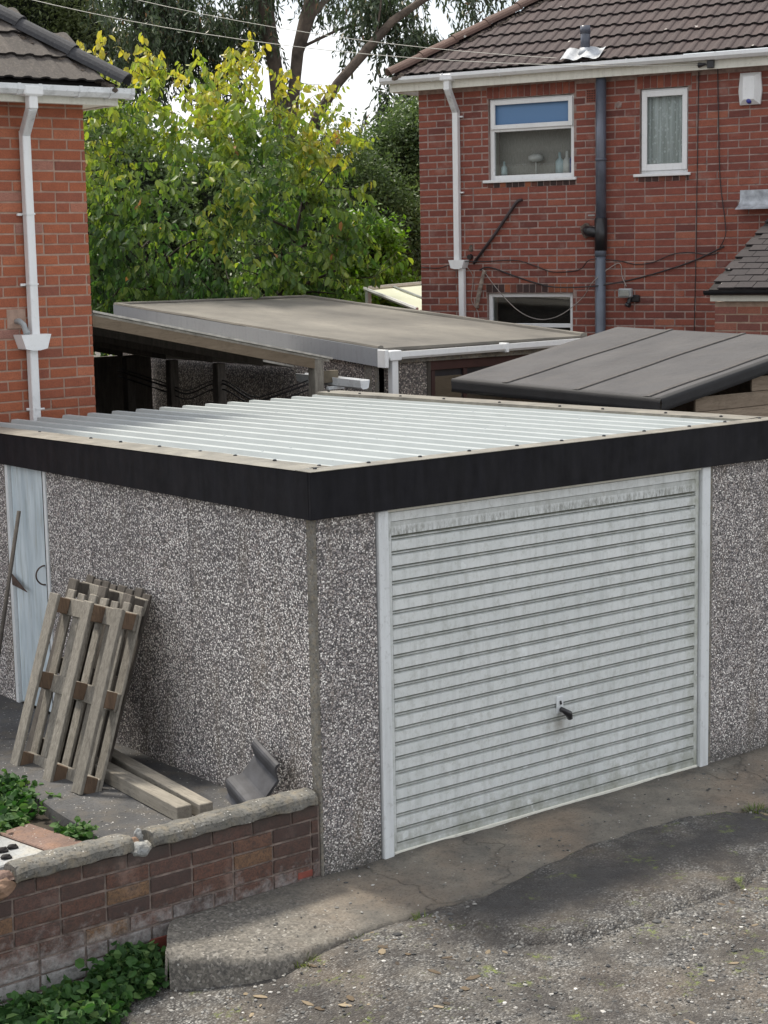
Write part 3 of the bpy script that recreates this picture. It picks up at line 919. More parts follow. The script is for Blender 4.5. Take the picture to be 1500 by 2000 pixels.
# ------------------------------------------------------------------ the garage
GW_, GD_ = 3.42, 4.42
gar = thing('concrete_garage', 'pebbledashed single garage with black fascia and white louvred up and over door', 'garage', (0, 0, 0))
FF = Fr((0, 0, 0), (1, 0, 0), (0, -1, 0), (0, 0, 1))
SF = Fr((0, 0, 0), (0, 1, 0), (-1, 0, 0), (0, 0, 1))
def roofz(y): return 1.985 - 0.0155 * y
def wall_part(F, a0, a1, c0, c1, b0=-0.06, b1=0.0, mat='dash', n=1):
    for i in range(n):
        q0, q1 = a0 + (a1 - a0) * i / n, a0 + (a1 - a0) * (i + 1) / n
        MB().box(F, q0 + (0.002 if i else 0), q1 - (0.002 if i < n - 1 else 0), b0, b1 + (0.0 if i % 2 else 0.0015), c0, c1, 0.003).build('wall_panel', MAT[mat], gar)
wall_part(FF, 0.015, 0.375, -0.03, 1.9)
wall_part(FF, 2.835, GW_ - 0.03, -0.05, 1.9)
wall_part(SF, 0.06, 2.74, 0.0, 1.9, n=5)
wall_part(SF, 3.30, GD_ - 0.1, 0.0, 1.88, n=2)
MB().box(SF, 0.2, 2.7, -0.05, -0.03, 0.0, 1.88).build('wall', MAT['trim'], gar)
MB().box(Fr((GW_, 0, 0), (0, 1, 0), (1, 0, 0), (0, 0, 1)), 0.06, GD_ - 0.1, -0.06, 0, -0.05, 1.88).build('wall', MAT['dash'], gar)
MB().box(Fr((0, GD_ - 0.1, 0), (1, 0, 0), (0, 1, 0), (0, 0, 1)), 0.0, GW_, -0.06, 0, 0.0, 1.86).build('wall', MAT['dash'], gar)
MB().box(FF, 0.1, GW_ - 0.1, -GD_ + 0.2, -0.1, -0.03, 0.0).build('floor', MAT['path'], gar)
# corner strips of plain concrete
m = MB().box(FF, -0.004, 0.014, -0.06, 0.004, -0.04, 1.9, 0.004)
m.build('corner_trim', MAT['trim'], gar)
m = MB().box(FF, GW_ - 0.028, GW_ + 0.004, -0.06, 0.004, -0.06, 1.9, 0.004)
m.build('corner_trim', MAT['trim'], gar)
m = MB().box(FF, 2.835, 2.862, 0.0, 0.003, -0.03, 1.86)
m.build('corner_trim', MAT['trim'], gar)

# black fascia boards
MB().box(FF, -0.042, GW_ + 0.042, 0.020, 0.042, 1.79, 2.020, 0.003).build('fascia_board', MAT['black'], gar)
def side_fascia(x0, x1, flip=False):
    zf, zb = 2.018, 1.958
    A = [Vector((x0, -0.020, 1.79)), Vector((x1, -0.020, 1.79)), Vector((x1, -0.020, zf)), Vector((x0, -0.020, zf))]
    B = [Vector((x0, GD_, 1.785)), Vector((x1, GD_, 1.785)), Vector((x1, GD_, zb)), Vector((x0, GD_, zb))]
    MB().prism(None, A, B).build('fascia_board', MAT['black'], gar)
side_fascia(-0.042, -0.020)
side_fascia(GW_ + 0.020, GW_ + 0.042)
MB().box(FF, -0.02, GW_ + 0.02, -GD_ - 0.02, -GD_ + 0.0, 1.74, 1.90).build('fascia_board', MAT['black'], gar)

# beige flashings folded over the fascia tops
m = MB()
m.box(FF, -0.046, GW_ + 0.046, -0.075, 0.046, 2.0205, 2.0235)
m.build('flashing', MAT['flashing'], gar)
def side_flash(xa, xb, lift=0.003):
    n = 22
    m = MB(); vs = []; fs = []
    for i in range(n + 1):
        y = lerp(0.078, GD_ - 0.02, i / n)
        z = lerp(2.0215, 1.963, (y + 0.02) / (GD_ + 0.02)) + lift
        w = 0.006 * mnoise.noise(Vector((y * 3.1, xa * 5, 0)))
        vs += [(xa, y, z - 0.002), (lerp(xa, xb, 0.5), y, z + 0.003 + w), (xb, y, z + w * 0.6), (xb, y, z - 0.022)]
    for i in range(n):
        for j in range(3):
            fs.append((i * 4 + j, (i + 1) * 4 + j, (i + 1) * 4 + j + 1, i * 4 + j + 1))
    m.add(vs, fs)
    return m.build('flashing', MAT['flashing'], gar)
side_flash(-0.046, 0.165)
side_flash(GW_ + 0.046, 3.235)

# box profile steel roof sheets
def sheet(x0, x1, lift):
    prof = []
    x = x0
    px = []
    k = 0
    while x < x1 - 1e-6:
        for dx, dz in ((0.0, 0.0), (0.018, 0.0), (0.030, 0.035), (0.078, 0.035), (0.090, 0.0)):
            if x + dx <= x1 + 1e-6: px.append((x + dx, dz))
        x += 0.2
    px.append((x1, 0.0))
    vs, fs = [], []
    for y in (0.03, 1.5, 3.0, GD_ + 0.03):
        for (a, dz) in px:
            vs.append((a, y, roofz(y) - 0.012 + dz + lift))
    n = len(px)
    for j in range(3):
        for i in range(n - 1):
            fs.append((j * n + i, j * n + i + 1, (j + 1) * n + i + 1, (j + 1) * n + i))
    m = MB(); m.add(vs, fs)
    o = m.build('roof_sheet', MAT['sheet'], gar)
    sm = o.modifiers.new('thickness', 'SOLIDIFY'); sm.thickness = 0.0015; sm.offset = -1
    return o
sheet(0.0, 1.0, 0.0)
sheet(1.0, 2.0, 0.002)
sheet(2.0, 3.0, 0.0)
sheet(3.0, 3.36, 0.002)
# screw fixings
def cap_mesh(name, mat, r=0.011, h=0.009):
    m = MB()
    vs = []
    for (rr, z) in ((r, 0), (r, h * 0.35), (r * 0.7, h * 0.85)):
        for k in range(8):
            t = PI * k / 4
            vs.append((rr * math.cos(t), rr * math.sin(t), z))
    vs.append((0, 0, h))
    fs = []
    for q in range(2):
        for k in range(8):
            fs.append((q * 8 + k, q * 8 + (k + 1) % 8, (q + 1) * 8 + (k + 1) % 8, (q + 1) * 8 + k))
    for k in range(8): fs.append((16 + k, 16 + (k + 1) % 8, 24))
    me = bpy.data.meshes.new(name); me.from_pydata(vs, [], fs); me.materials.append(mat)
    return me
cap_b, cap_w = cap_mesh('fixing', MAT['black_plastic']), cap_mesh('fixing', MAT['sheet'], 0.009, 0.009)
for i in range(11):
    put('fixing', cap_b, gar, Matrix.Translation((0.06 + 0.33 * i + random.uniform(-.03, .03), 0.045 + random.uniform(-.01, .01), 2.0235)))
for i, y in enumerate((0.12, 0.5, 0.86, 1.2, 1.62, 2.05, 2.4, 3.05, 3.8)):
    put('fixing', cap_b, gar, Matrix.Translation((0.13, y, lerp(2.0215, 1.963, y / GD_) + 0.003)))
for i, y in enumerate((0.3, 0.75, 1.3, 1.7, 2.3, 2.9, 3.4, 3.9, 4.3)):
    put('fixing', cap_b, gar, Matrix.Translation((3.28, y, lerp(2.0215, 1.963, y / GD_) + 0.005)))
for y in (1.1, 2.1, 3.25):
    for k in range(17):
        x = 0.059 + 0.2 * k
        if 0.15 < x < 3.15 and random.random() < 0.85:
            put('fixing', cap_w, gar, Matrix.Translation((x, y + random.uniform(-.03, .03), roofz(y) + 0.0195)))

# door frame and up-and-over door
MB().box(FF, 0.385, 0.448, -0.045, 0.016, -0.03, 1.785, 0.004).build('door_frame', MAT['frame_white'], gar)
m = MB().box(FF, 2.762, 2.832, -0.045, 0.016, -0.02, 1.787, 0.004)
m.build('door_frame', MAT['frame_white'], gar)
MB().box(FF, 0.448, 2.762, -0.045, 0.006, 1.772, 1.82, 0.003).build('door_frame', MAT['cream'], gar)
X0, X1 = 0.458, 2.752
m = MB()
m.box(FF, X0, X1, -0.030, -0.024, 0.012, 1.768)
# margins
m.box(FF, X0, X0 + 0.022, -0.024, -0.004, 0.012, 1.768, 0.003)
m.box(FF, X1 - 0.030, X1, -0.024, -0.004, 0.012, 1.768, 0.003)
m.box(FF, X0 + 0.022, X1 - 0.030, -0.024, -0.005, 1.722, 1.768, 0.002)
pitch_ = 0.0755
zt = 1.720
prof_n = 22
z = zt
k = 0
while z - pitch_ > 0.03:
    z_lo = z - pitch_
    a, b = X0 + 0.022, X1 - 0.030
    if k == 0:
        pts = [(-0.024, z), (-0.007, z), (-0.006, z_lo + 0.008), (-0.024, z_lo + 0.003)]
    else:
        pts = [(-0.024, z), (-0.023, z - 0.003), (-0.012, z - 0.006), (-0.011, z - 0.012), (-0.023, z - 0.015), (-0.019, z - 0.019), (-0.004, z - 0.023), (-0.004, z_lo + 0.005), (-0.010, z_lo + 0.002), (-0.024, z_lo)]
    m.ext(FF, pts, a, b)
    z = z_lo
    k += 1
m.box(FF, X0 + 0.022, X1 - 0.030, -0.024, -0.006, 0.012, z - 0.003, 0.002)
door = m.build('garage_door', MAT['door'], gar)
MB().box(FF, X0 + 0.03, X1 - 0.035, -0.0235, -0.0205, 0.03, 1.72).build('groove_shadow_gap', MAT['groove_shade'], door)  # dark sheet behind the louvres, coloured as the shade in the grooves
MB().box(FF, X0, X1, -0.022, 0.003, -0.004, 0.016, 0.003).build('bottom_rail', MAT['cream'], door)
# handle
m = MB()
hx, hz = 1.635, 0.555
m.box(FF, hx - 0.03, hx + 0.02, -0.006, 0.004, hz - 0.02, hz + 0.075, 0.003)
m.build('lock_plate', MAT['frame_white'], door)
m = MB()
m.tube([FF.P(hx, 0.0, hz), FF.P(hx, 0.035, hz - 0.004)], [0.015, 0.012], 10)
m.tube([FF.P(hx - 0.032, 0.034, hz + 0.018), FF.P(hx - 0.01, 0.042, hz), FF.P(hx + 0.022, 0.042, hz - 0.022), FF.P(hx + 0.034, 0.040, hz - 0.05)], [0.010, 0.016, 0.021, 0.015], 10)
m.tube([FF.P(hx - 0.006, 0.005, hz + 0.05), FF.P(hx - 0.006, 0.010, hz + 0.03)], 0.006, 8)
m.build('handle', MAT['black_plastic'], door, smooth=True)

# side door in the left wall
m = MB().box(SF, 2.80, 3.235, -0.05, -0.012, 0.262, 1.80, 0.003)
sd_ = m.build('side_door', MAT['side_door'], gar)
m = MB().box(SF, 2.743, 2.772, -0.05, 0.010, 0.25, 1.80, 0.003)
m.build('door_frame', MAT['frame_white'], gar)
m = MB().box(SF, 2.776, 2.797, -0.05, 0.002, 0.25, 1.80, 0.002)
m.build('door_frame', MAT['black'], gar)
m = MB().box(SF, 3.24, 3.275, -0.05, 0.012, 0.25, 1.80, 0.003)
m.build('door_frame', MAT['frame_white'], gar)
m = MB().box(SF, 3.278, 3.30, -0.05, 0.004, 0.25, 1.80, 0.002)
m.build('door_frame', MAT['trim'], gar)
MB().tube([SF.P(2.835 + 0.014 * math.sin(PI * i / 12), -0.012 + 0.055 * math.sin(PI * i / 12), 1.13 + 0.06 * math.cos(PI * i / 12)) for i in range(13)], 0.005, 8).build('handle', MAT['rust'], sd_, smooth=True)
m = MB()
m.add([SF.P(3.235, 0.014, 1.02), SF.P(3.235, 0.014, 1.09), SF.P(3.0, 0.03, 1.005), SF.P(3.235, 0.018, 1.02), SF.P(3.235, 0.018, 1.09), SF.P(3.0, 0.034, 1.005)],
      [(0, 1, 2), (3, 5, 4), (0, 2, 5, 3), (1, 4, 5, 2), (0, 3, 4, 1)])
m.build('hinge', MAT['rust'], sd_)

# ------------------------------------------------------------------ garden wall
gw = thing('garden_wall', 'low weathered brick wall with broken rounded concrete coping running off to the left', 'wall', (-1.0, 0.05, -0.2))
m = MB().box(Fr((0, 0.006, 0), (1, 0, 0), (0, 1, 0), (0, 0, 1)), -3.2, -0.006, 0.0, 0.10, -0.32, 0.375)
gwm = m.build('mortar_wall', MAT['gw_mortar'], gw)
F_gw = Fr((-3.2, 0.006, -0.30), (1, 0, 0), (0, -1, 0), (0, 0, 1))
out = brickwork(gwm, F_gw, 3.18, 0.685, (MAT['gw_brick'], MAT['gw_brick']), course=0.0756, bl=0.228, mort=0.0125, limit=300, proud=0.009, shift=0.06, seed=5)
MB().box(FF, -0.15, -0.06, 0.0, 0.006, 0.02, 0.055, 0.004).build('brick', MAT['fresh_brick'], gw)
MB().box(FF, -0.99, -0.885, 0.0, 0.006, -0.125, -0.06, 0.004).build('brick', MAT['fresh_brick'], gw)
def coping(x0, x1, rise=0.0, end=0.0):
    n = max(4, int((x1 - x0) / 0.018))
    prof = [(0.024, 0.381), (0.030, 0.386), (0.031, 0.405), (0.028, 0.424), (0.016, 0.437), (0.0, 0.446), (-0.03, 0.451), (-0.065, 0.450), (-0.095, 0.440), (-0.115, 0.418), (-0.12, 0.395), (-0.118, 0.378)]
    m = MB(); vs, fs = [], []
    for i in range(n + 1):
        x = lerp(x0, x1, i / n)
        for (b, c) in prof:
            w = mnoise.noise(Vector((x * 14, b * 30, c * 30)))
            w2 = mnoise.noise(Vector((x * 3, b * 8, 1.0)))
            en = 0.0
            if i in (0, n): en = 0.006
            vs.append((x + 0.006 * w * (i in (0, n)), -(b - en * (1 if b > 0 else -1)) + 0.007 * w + 0.006 * w2, c + rise + 0.007 * w + 0.004 * w2 - en))
    k = len(prof)
    for i in range(n):
        for j in range(k):
            j2 = (j + 1) % k
            fs.append((i * k + j, (i + 1) * k + j, (i + 1) * k + j2, i * k + j2))
    fs.append(tuple(range(k))); fs.append(tuple(n * k + j for j in range(k)))
    m.add(vs, fs)
    return m.build('coping_stone', MAT['coping'], gw, smooth=False)
coping(-0.955, -0.03)
coping(-1.64, -1.06, 0.004)
coping(-3.1, -1.9, 0.0)
def rock(c, r, mat, parent, name, sq=(1, 1, 1), seed=0, am=0.35):
    bm = bmesh.new(); bmesh.ops.create_icosphere(bm, subdivisions=3, radius=1)
    for v in bm.verts:
        k = 1 + am * mnoise.noise(v.co * 1.4 + Vector((seed, 0, 0))) + am * 0.4 * mnoise.noise(v.co * 5 + Vector((seed, 3, 0)))
        v.co = Vector((v.co.x * sq[0], v.co.y * sq[1], v.co.z * sq[2])) * k * r + Vector(c) - ORG[parent.name]
    me = bpy.data.meshes.new(name); bm.to_mesh(me); bm.free(); me.materials.append(mat)
    o = bpy.data.objects.new(name, me); COL.objects.link(o); o.parent = parent
    ORG[o.name] = ORG[parent.name]
    return o
rock((-1.01, 0.03, 0.375), 0.055, MAT['slab_pale'], gw, 'broken_mortar', (1.1, 1.0, 0.7), 2)
rock((-1.04, 0.055, 0.39), 0.04, MAT['orange_brick'], gw, 'broken_mortar', (1.3, 1, 0.8), 5)
rock((-1.76, 0.02, 0.365), 0.085, MAT['orange_brick'], gw, 'broken_brick', (1.3, 0.7, 0.6), 8)
rock((-1.70, 0.05, 0.40), 0.06, MAT['slab_red'], gw, 'broken_mortar', (1.2, 1, 0.5), 9)
rock((-0.99, 0.06, 0.425), 0.03, MAT['slab_pale'], gw, 'broken_mortar', (0.6, 0.9, 1.1), 12)

# ------------------------------------------------------------------ pallets leaning on the garage wall
def pallet(ybase, xb, zb, xt, zt_, wid, length, th, label, ndeck, mats, tilt=0.0, over=0.04, blocks=True, deck_w=0.075, stagger=True):
    """frame: a along +y, b outward (away from wall), c up the lean; b=0 is the outer face"""
    vup = Vector((xt - xb, tilt, zt_ - zb)).normalized()
    ex = Vector((0, 1, 0)); ex = (ex - vup * ex.dot(vup)).normalized()
    ey = ex.cross(vup)
    if ey.x > 0: ey = -ey
    t = thing('pallet', label, 'pallet', (xb, ybase + wid / 2, zb), 'pallets leaning on the garage wall')
    F = Fr((xb, ybase, zb), ex, ey, vup)
    wg, wb = mats
    def brd(a0, a1, b0, b1, c0, c1, mat, name='board'):
        ro = Vector(F.P((a0 + a1) / 2, (b0 + b1) / 2, (c0 + c1) / 2))
        mm = MB().box(F, a0, a1, b0, b1, c0, c1, 0.0035, jit=0.003)
        mm.build(name, mat, t)
    bw = 0.095
    for a in (0.0, (wid - bw) / 2 - 0.03, wid - bw):
        brd(a, a + bw, -0.020, 0.0, 0.0 + random.uniform(0, .01), length, wg, 'skid_board')
    for a in (0.0, (wid - bw) / 2 - 0.03, wid - bw):
        for c in (0.01, length * 0.47, length - 0.10):
            if blocks:
                brd(a + 0.004, a + bw - 0.004, -0.092, -0.0205, c, c + 0.088, wb, 'block')
    for c in (0.0, length * 0.46, length - 0.105):
        brd(0.002, wid - 0.002, -0.110, -0.0925, c, c + 0.098, MAT['wood_grey'] if blocks else wg, 'cross_board')
    for i in range(ndeck):
        a = i * (wid - deck_w) / (ndeck - 1)
        brd(a, a + deck_w, -0.128, -0.1105, -0.0 + random.uniform(0, 0.01), length + over + random.uniform(-0.012, 0.012), wg, 'deck_board')
    return t
random.seed(3)
pallet(1.25, -0.655, 0.255, -0.335, 1.20, 0.81, 1.0, 0.13, 'weathered grey pallet in front, underside outwards with brown blocks showing', 7, (MAT['wood_grey'], MAT['wood_brown']), tilt=0.03)
pallet(1.47, -0.50, 0.255, -0.165, 1.23, 0.72, 1.03, 0.13, 'dark pallet behind, squeezed between the front pallet and the wall', 8, (MAT['wood_dark'], MAT['wood_dark']), tilt=0.0, over=0.03)

# two square timbers lying by the wall foot
def beam(name, x0, y0, x1, y1, w, h, z, label, mat):
    d = Vector((x1 - x0, y1 - y0, 0)).normalized(); n = Vector((-d.y, d.x, 0))
    m = MB().box(Fr((x0, y0, z), d, n, (0, 0, 1)), 0, math.hypot(x1 - x0, y1 - y0), -w / 2, w / 2, 0, h, 0.004)
    return tag(m.build(name, mat), label, 'timber', 'square timbers lying along the garage wall')
beam('timber_beam', -0.455, 0.53, -0.385, 1.62, 0.085, 0.078, 0.254, 'long square grey timber lying on the path, the outer one of two', MAT['wood_beam'])
beam('timber_beam', -0.345, 0.50, -0.235, 1.72, 0.075, 0.075, 0.254, 'long square grey timber lying on the path, the one nearer the wall', MAT['wood_beam'])

# loose roof tile propped behind the garden wall
def tile_profile(n=26, w=0.33, h=0.036):
    pts = []
    for i in range(n + 1):
        u = i / n
        z = h * (0.5 - 0.5 * math.cos(4 * PI * u)) if u < 0.999 else 0
        z = h * max(0.0, math.sin(2 * PI * (u * 1.45 - 0.12)))
        pts.append((u * w, z))
    return pts
m = MB()
P0 = Vector((-0.255, 0.27, 0.262)); EX = Vector((0.50, -0.28, 0.78)).normalized(); EL = Vector((-0.22, 0.9, -0.30)).normalized()
EL = (EL - EX * EL.dot(EX)).normalized(); EN = EX.cross(EL)
if EN.x > 0: EN = -EN
pr = tile_profile(w=0.34, h=0.06)
T_ = 0.016
for (l0, l1) in ((0.0, 0.26),):
    n = len(pr)
    A = [P0 + EX * a + EN * b + EL * l0 for a, b in pr] + [P0 + EX * a + EN * (b - T_) + EL * l0 for a, b in reversed(pr)]
    B = [p + EL * (l1 - l0) for p in A]
    m.prism(None, A, B)
tag(m.build('roof_tile', MAT['loose_tile'], smooth=False), 'loose grey curved roof tile propped against the garage behind the garden wall', 'roof tile')

# pole leaning beside the side door
m = MB()
m.tube([(-0.62, 2.45, 0.25), (-0.30, 2.50, 0.93), (-0.02, 2.72, 1.50)][::1], [0.011, 0.011, 0.010], 10)
m = MB()
a, b = Vector((-0.32, 2.75, 0.92)), Vector((-0.10, 2.92, 1.53))
d = (b - a)
m.tube([a - d * 1.08, a, b], [0.013, 0.0125, 0.012], 10)
tag(m.build('pole', MAT['wood_dark'], smooth=True), 'thin dark wooden pole leaning beside the pale side door', 'pole')

# ------------------------------------------------------------------ roof tiles, shared
def roll_tile(name, mat, w=0.27, l=0.33, t=0.014, h=0.022):
    """a tile with two rolls; local x across, y up-slope, z normal. front edge at y=0 sits high"""
    prof = [(0.0, 0.0), (0.055, 0.0), (0.075, 0.75), (0.098, 1.0), (0.120, 0.75), (0.135, 0.0), (0.19, 0.0), (0.21, 0.75), (0.233, 1.0), (0.255, 0.75), (0.27, 0.0)]
    s = w / 0.27
    vs = []
    n = len(prof)
    for (y, lift) in ((0.0, 0.030), (l, 0.004)):
        for (x, z) in prof: vs.append((x * s, y, z * h + lift))
        for (x, z) in prof: vs.append((x * s, y, z * h + lift - t))
    fs, mi = [], []
    for i in range(n - 1):
        fs.append((i, i + 1, 2 * n + i + 1, 2 * n + i)); mi.append(0)
        fs.append((n + i + 1, n + i, i, i + 1)[::-1] if False else (n + i, n + i + 1, i + 1, i)); mi.append(1)
    fs.append((0, 2 * n, 3 * n, n)); mi.append(0)
    fs.append((n - 1, 2 * n - 1, 4 * n - 1, 3 * n - 1)); mi.append(0)
    me = bpy.data.meshes.new(name); me.from_pydata(vs, [], fs)
    me.materials.append(mat); me.materials.append(MAT['tile_edge'])
    me.polygons.foreach_set('material_index', mi)
    bm = bmesh.new(); bm.from_mesh(me); bmesh.ops.recalc_face_normals(bm, faces=bm.faces); bm.to_mesh(me); bm.free()
    return me

def tiled_slope(roof, F, me, w, gauge, a_min, a_max, rows, keep, limit=300, joined=None, tilejit=0.004, seed=2):
    """F: ex along eave, ey roof normal, ez up slope"""
    random.seed(seed)
    out = []
    for r in range(rows):
        a = a_min
        while a < a_max:
            if keep(a + w / 2, r * gauge): out.append((a, r * gauge))
            a += w
    for (a, c) in out[:limit]:
        o = F.P(a, random.uniform(0, tilejit * 0.7), c + random.uniform(-tilejit, tilejit))
        put('roof_tile', me, roof, fmat(o, F.ex, F.ez, F.ey))
    if len(out) > limit:
        V = [tuple(v.co) for v in me.vertices]; Fc = [tuple(p.vertices) for p in me.polygons]
        m = MB()
        for (a, c) in out[limit:]:
            o = F.P(a, 0, c)
            m.add([o + F.ex * x + F.ez * y + F.ey * z for x, y, z in V], Fc)
        tag(m.build('tiling', joined or me.materials[0], roof), kind='stuff')

def half_round(m, p0, p1, rad, upv, seg=9, thick=0.012, flat=0.75, lift0=0.0):
    d = (p1 - p0).normalized(); side = d.cross(upv).normalized(); u = side.cross(d).normalized()
    def ring(c, r, l):
        return [c + side * math.cos(PI * k / seg) * r + u * (math.sin(PI * k / seg) * r * flat + l) for k in range(seg + 1)]
    A = ring(p0, rad, lift0) + ring(p0, rad - thick, lift0)[::-1]
    B = ring(p1, rad * 0.96, 0) + ring(p1, rad * 0.96 - thick, 0)[::-1]
    m.prism(None, A, B)

# gutter profile helper (square-ish / half-round), open top, along F.ex
def gutter(F, a0, a1, b0, c0, w, h, parent, mat, name='gutter', t=0.004, rnd=False):
    if rnd:
        outer = [(b0 + w / 2 + w / 2 * math.cos(PI + PI * k / 8), c0 + h + h * math.sin(PI + PI * k / 8)) for k in range(9)]
        inner = [(b0 + w / 2 + (w / 2 - t) * math.cos(2 * PI - PI * k / 8), c0 + h + (h - t) * math.sin(2 * PI - PI * k / 8)) for k in range(9)]
        prof = outer + inner
    else:
        prof = [(b0, c0 + h), (b0, c0 + 0.012), (b0 + 0.012, c0), (b0 + w * 0.72, c0), (b0 + w, c0 + h * 0.45), (b0 + w, c0 + h), (b0 + w - 0.008, c0 + h), (b0 + w - 0.008, c0 + h * 0.48),
                (b0 + w * 0.7, c0 + t), (b0 + 0.014, c0 + t), (b0 + t, c0 + 0.016), (b0 + t, c0 + h)]
    m = MB(); m.ext(F, prof, a0, a1)
    return m.build(name, mat, parent)

# ------------------------------------------------------------------ left house
YL, CX = 4.863, 1.522
lh = thing('brick_house', 'orange red brick house at the left edge with dark tiled hipped roof', 'house', (CX - 1.5, YL + 2, 0))
F_lh = Fr((CX - 3.2, YL, 1.05), (1, 0, 0), (0, -1, 0), (0, 0, 1))
m = MB().box(WF, CX - 3.2, CX - 0.002, YL, YL + 0.25, -0.2, 4.28)
lw = m.build('wall', MAT['lh_mortar'], lh)
m = MB().box(WF, CX - 0.25, CX - 0.004, YL + 0.252, YL + 6.0, -0.2, 4.28)
lw2 = m.build('wall', MAT['lh_brick_a'], lh)
brickwork(lw, F_lh, 3.2, 3.2, (MAT['lh_brick'], MAT['lh_brick_a']), focus=Vector((CX - 0.15, YL, 3.0)), limit=300, seed=9, shift=0.02)
# soffit, fascia, gutter
m = MB().box(WF, CX - 3.3, CX + 0.165, YL - 0.182, YL + 6.3, 4.150, 4.162)
m.build('soffit', MAT['cream'], lh)
MB().box(WF, CX - 3.3, CX + 0.183, YL - 0.200, YL - 0.1825, 4.137, 4.26, 0.002).build('fascia_board', MAT['cream'], lh)
MB().box(WF, CX + 0.1655, CX + 0.183, YL - 0.182, YL + 6.3, 4.137, 4.26, 0.002).build('fascia_board', MAT['cream'], lh)
F_e = Fr((0, YL - 0.200, -0.052), (1, 0, 0), (0, -1, 0), (0, 0, 1))
gl = gutter(F_e, CX - 3.3, CX + 0.268, 0.002, 4.238, 0.10, 0.068, lh, MAT['upvc_dirty'])
for a in (CX - 0.65, CX - 0.49, CX - 0.17, CX + 0.08, CX + 0.255):
    MB().ext(F_e, [(0.0, 4.306), (0.0, 4.232), (0.075, 4.232), (0.106, 4.265), (0.106, 4.309), (0.098, 4.309), (0.098, 4.27), (0.07, 4.236)], a - 0.012, a + 0.012).build('gutter_union', MAT['upvc_dirty'], lh)
# outlet and swan neck, downpipe
dpx = CX - 0.50
MB().box(F_e, dpx - 0.115, dpx + 0.035, 0.0, 0.108, 4.226, 4.300, 0.012).build('gutter_outlet', MAT['upvc'], lh)
def sqpipe(pts, w, name, mat, parent, d=None):
    m = MB()
    d = d or w
    for (p, q) in zip(pts[:-1], pts[1:]):
        p, q = Vector(p), Vector(q)
        ez = (q - p).normalized()
        ex = Vector(parent_ex)
        ex = (ex - ez * ex.dot(ez)).normalized()
        ey = ez.cross(ex)
        m.box(Fr(p, ex, ey, ez), -w / 2, w / 2, -d / 2, d / 2, -0.004, (q - p).length + 0.004, 0.005)
    return m.build(name, mat, parent)
parent_ex = (1, 0, 0)
yo = YL - 0.200 - 0.055
sqpipe([(dpx - 0.04, yo, 4.19), (dpx - 0.04, yo, 4.09)], 0.068, 'downpipe_shoe', MAT['upvc'], lh)
sqpipe([(dpx - 0.04, yo, 4.10), (dpx - 0.0, YL - 0.05, 3.93)], 0.064, 'downpipe_offset', MAT['upvc_dirty'], lh)
sqpipe([(dpx, YL - 0.047, 3.95), (dpx, YL - 0.047, 2.50)], 0.064, 'downpipe', MAT['upvc'], lh)
hop = (dpx + 0.045, 2.40)
m = MB()
ox, oz = dpx - 0.01, 2.30
def hopper(F, a, z, w, h, dep, parent, mat):
    pr = [(-w / 2, h), (w / 2, h), (w * 0.36, 0.012), (w * 0.12, 0), (-w * 0.12, 0), (-w * 0.36, 0.012)]
    m = MB()
    A = [F.P(a + x, 0.004, z + c) for x, c in pr]
    B = [F.P(a + x * 0.93, dep, z + c) for x, c in pr]
    m.prism(None, A, B)
    return m.build('hopper', mat, parent)
F_w = Fr((0, YL, 0), (1, 0, 0), (0, -1, 0), (0, 0, 1))
hopper(F_w, dpx - 0.02, 2.392, 0.255, 0.115, 0.12, lh, MAT['upvc'])
sqpipe([(dpx - 0.025, YL - 0.05, 2.395), (dpx - 0.025, YL - 0.05, 0.3)], 0.064, 'downpipe', MAT['upvc'], lh)
m = MB(); m.tube([(dpx - 0.115, YL + 0.02, 2.60), (dpx - 0.115, YL - 0.05, 2.605), (dpx - 0.10, YL - 0.085, 2.58), (dpx - 0.085, YL - 0.09, 2.52), (dpx - 0.07, YL - 0.085, 2.45)], 0.021, 12)
m.tube([(dpx - 0.083, YL - 0.09, 2.535), (dpx - 0.079, YL - 0.09, 2.515)], 0.0255, 12)
m.build('waste_pipe', MAT['grey_pipe'], lh, smooth=True)
MB().box(F_w, dpx - 0.19, dpx - 0.04, 0.0, 0.0085, 2.55, 2.69, 0.003).build('mortar_patch', MAT['lh_mortar'], lh)
for z in (3.36, 2.86, 1.96):
    m = MB().box(F_w, dpx - 0.036, dpx + 0.036, 0.075, 0.084, z, z + 0.012)
    m.box(F_w, dpx - 0.075, dpx - 0.036, 0.006, 0.024, z - 0.006, z + 0.012, 0.002)
    m.box(F_w, dpx - 0.040, dpx - 0.033, 0.006, 0.084, z, z + 0.012)
    m.build('pipe_clip', MAT['upvc'], lh)
# roof
th = math.radians(38.3)
zr = 4.297
Fr_l = Fr((CX + 0.36, YL - 0.36, zr), (-1, 0, 0), (0, -math.sin(th), math.cos(th)), (0, math.cos(th), math.sin(th)))
m = MB()
m.add([(CX + 0.19, YL - 0.22, 4.275), (CX - 3.4, YL - 0.22, 4.275), (CX - 3.4, YL + 3.37, 4.275 + 3.59 * math.tan(th)), (CX - 3.6, YL + 3.5, 4.275 + 3.59 * math.tan(th)), (CX + 0.19, YL + 7.0, 4.275)],
      [(0, 1, 2, 3), (0, 3, 4)])
lroof = m.build('roof', MAT['tile_edge'], lh)
lt = roll_tile('roof_tile', MAT['lh_tile'], 0.285, 0.36, h=0.013)
Fr_l2 = Fr((CX - 3.4, YL - 0.255, zr - 0.02), (1, 0, 0), (0, -math.sin(th), math.cos(th)), (0, math.cos(th), math.sin(th)))
tiled_slope(lroof, Fr_l2, lt, 0.285, 0.295, 0.02, 3.77, 9, lambda a, c: a < 3.62 - c * math.cos(th) and a < 3.58, seed=4)
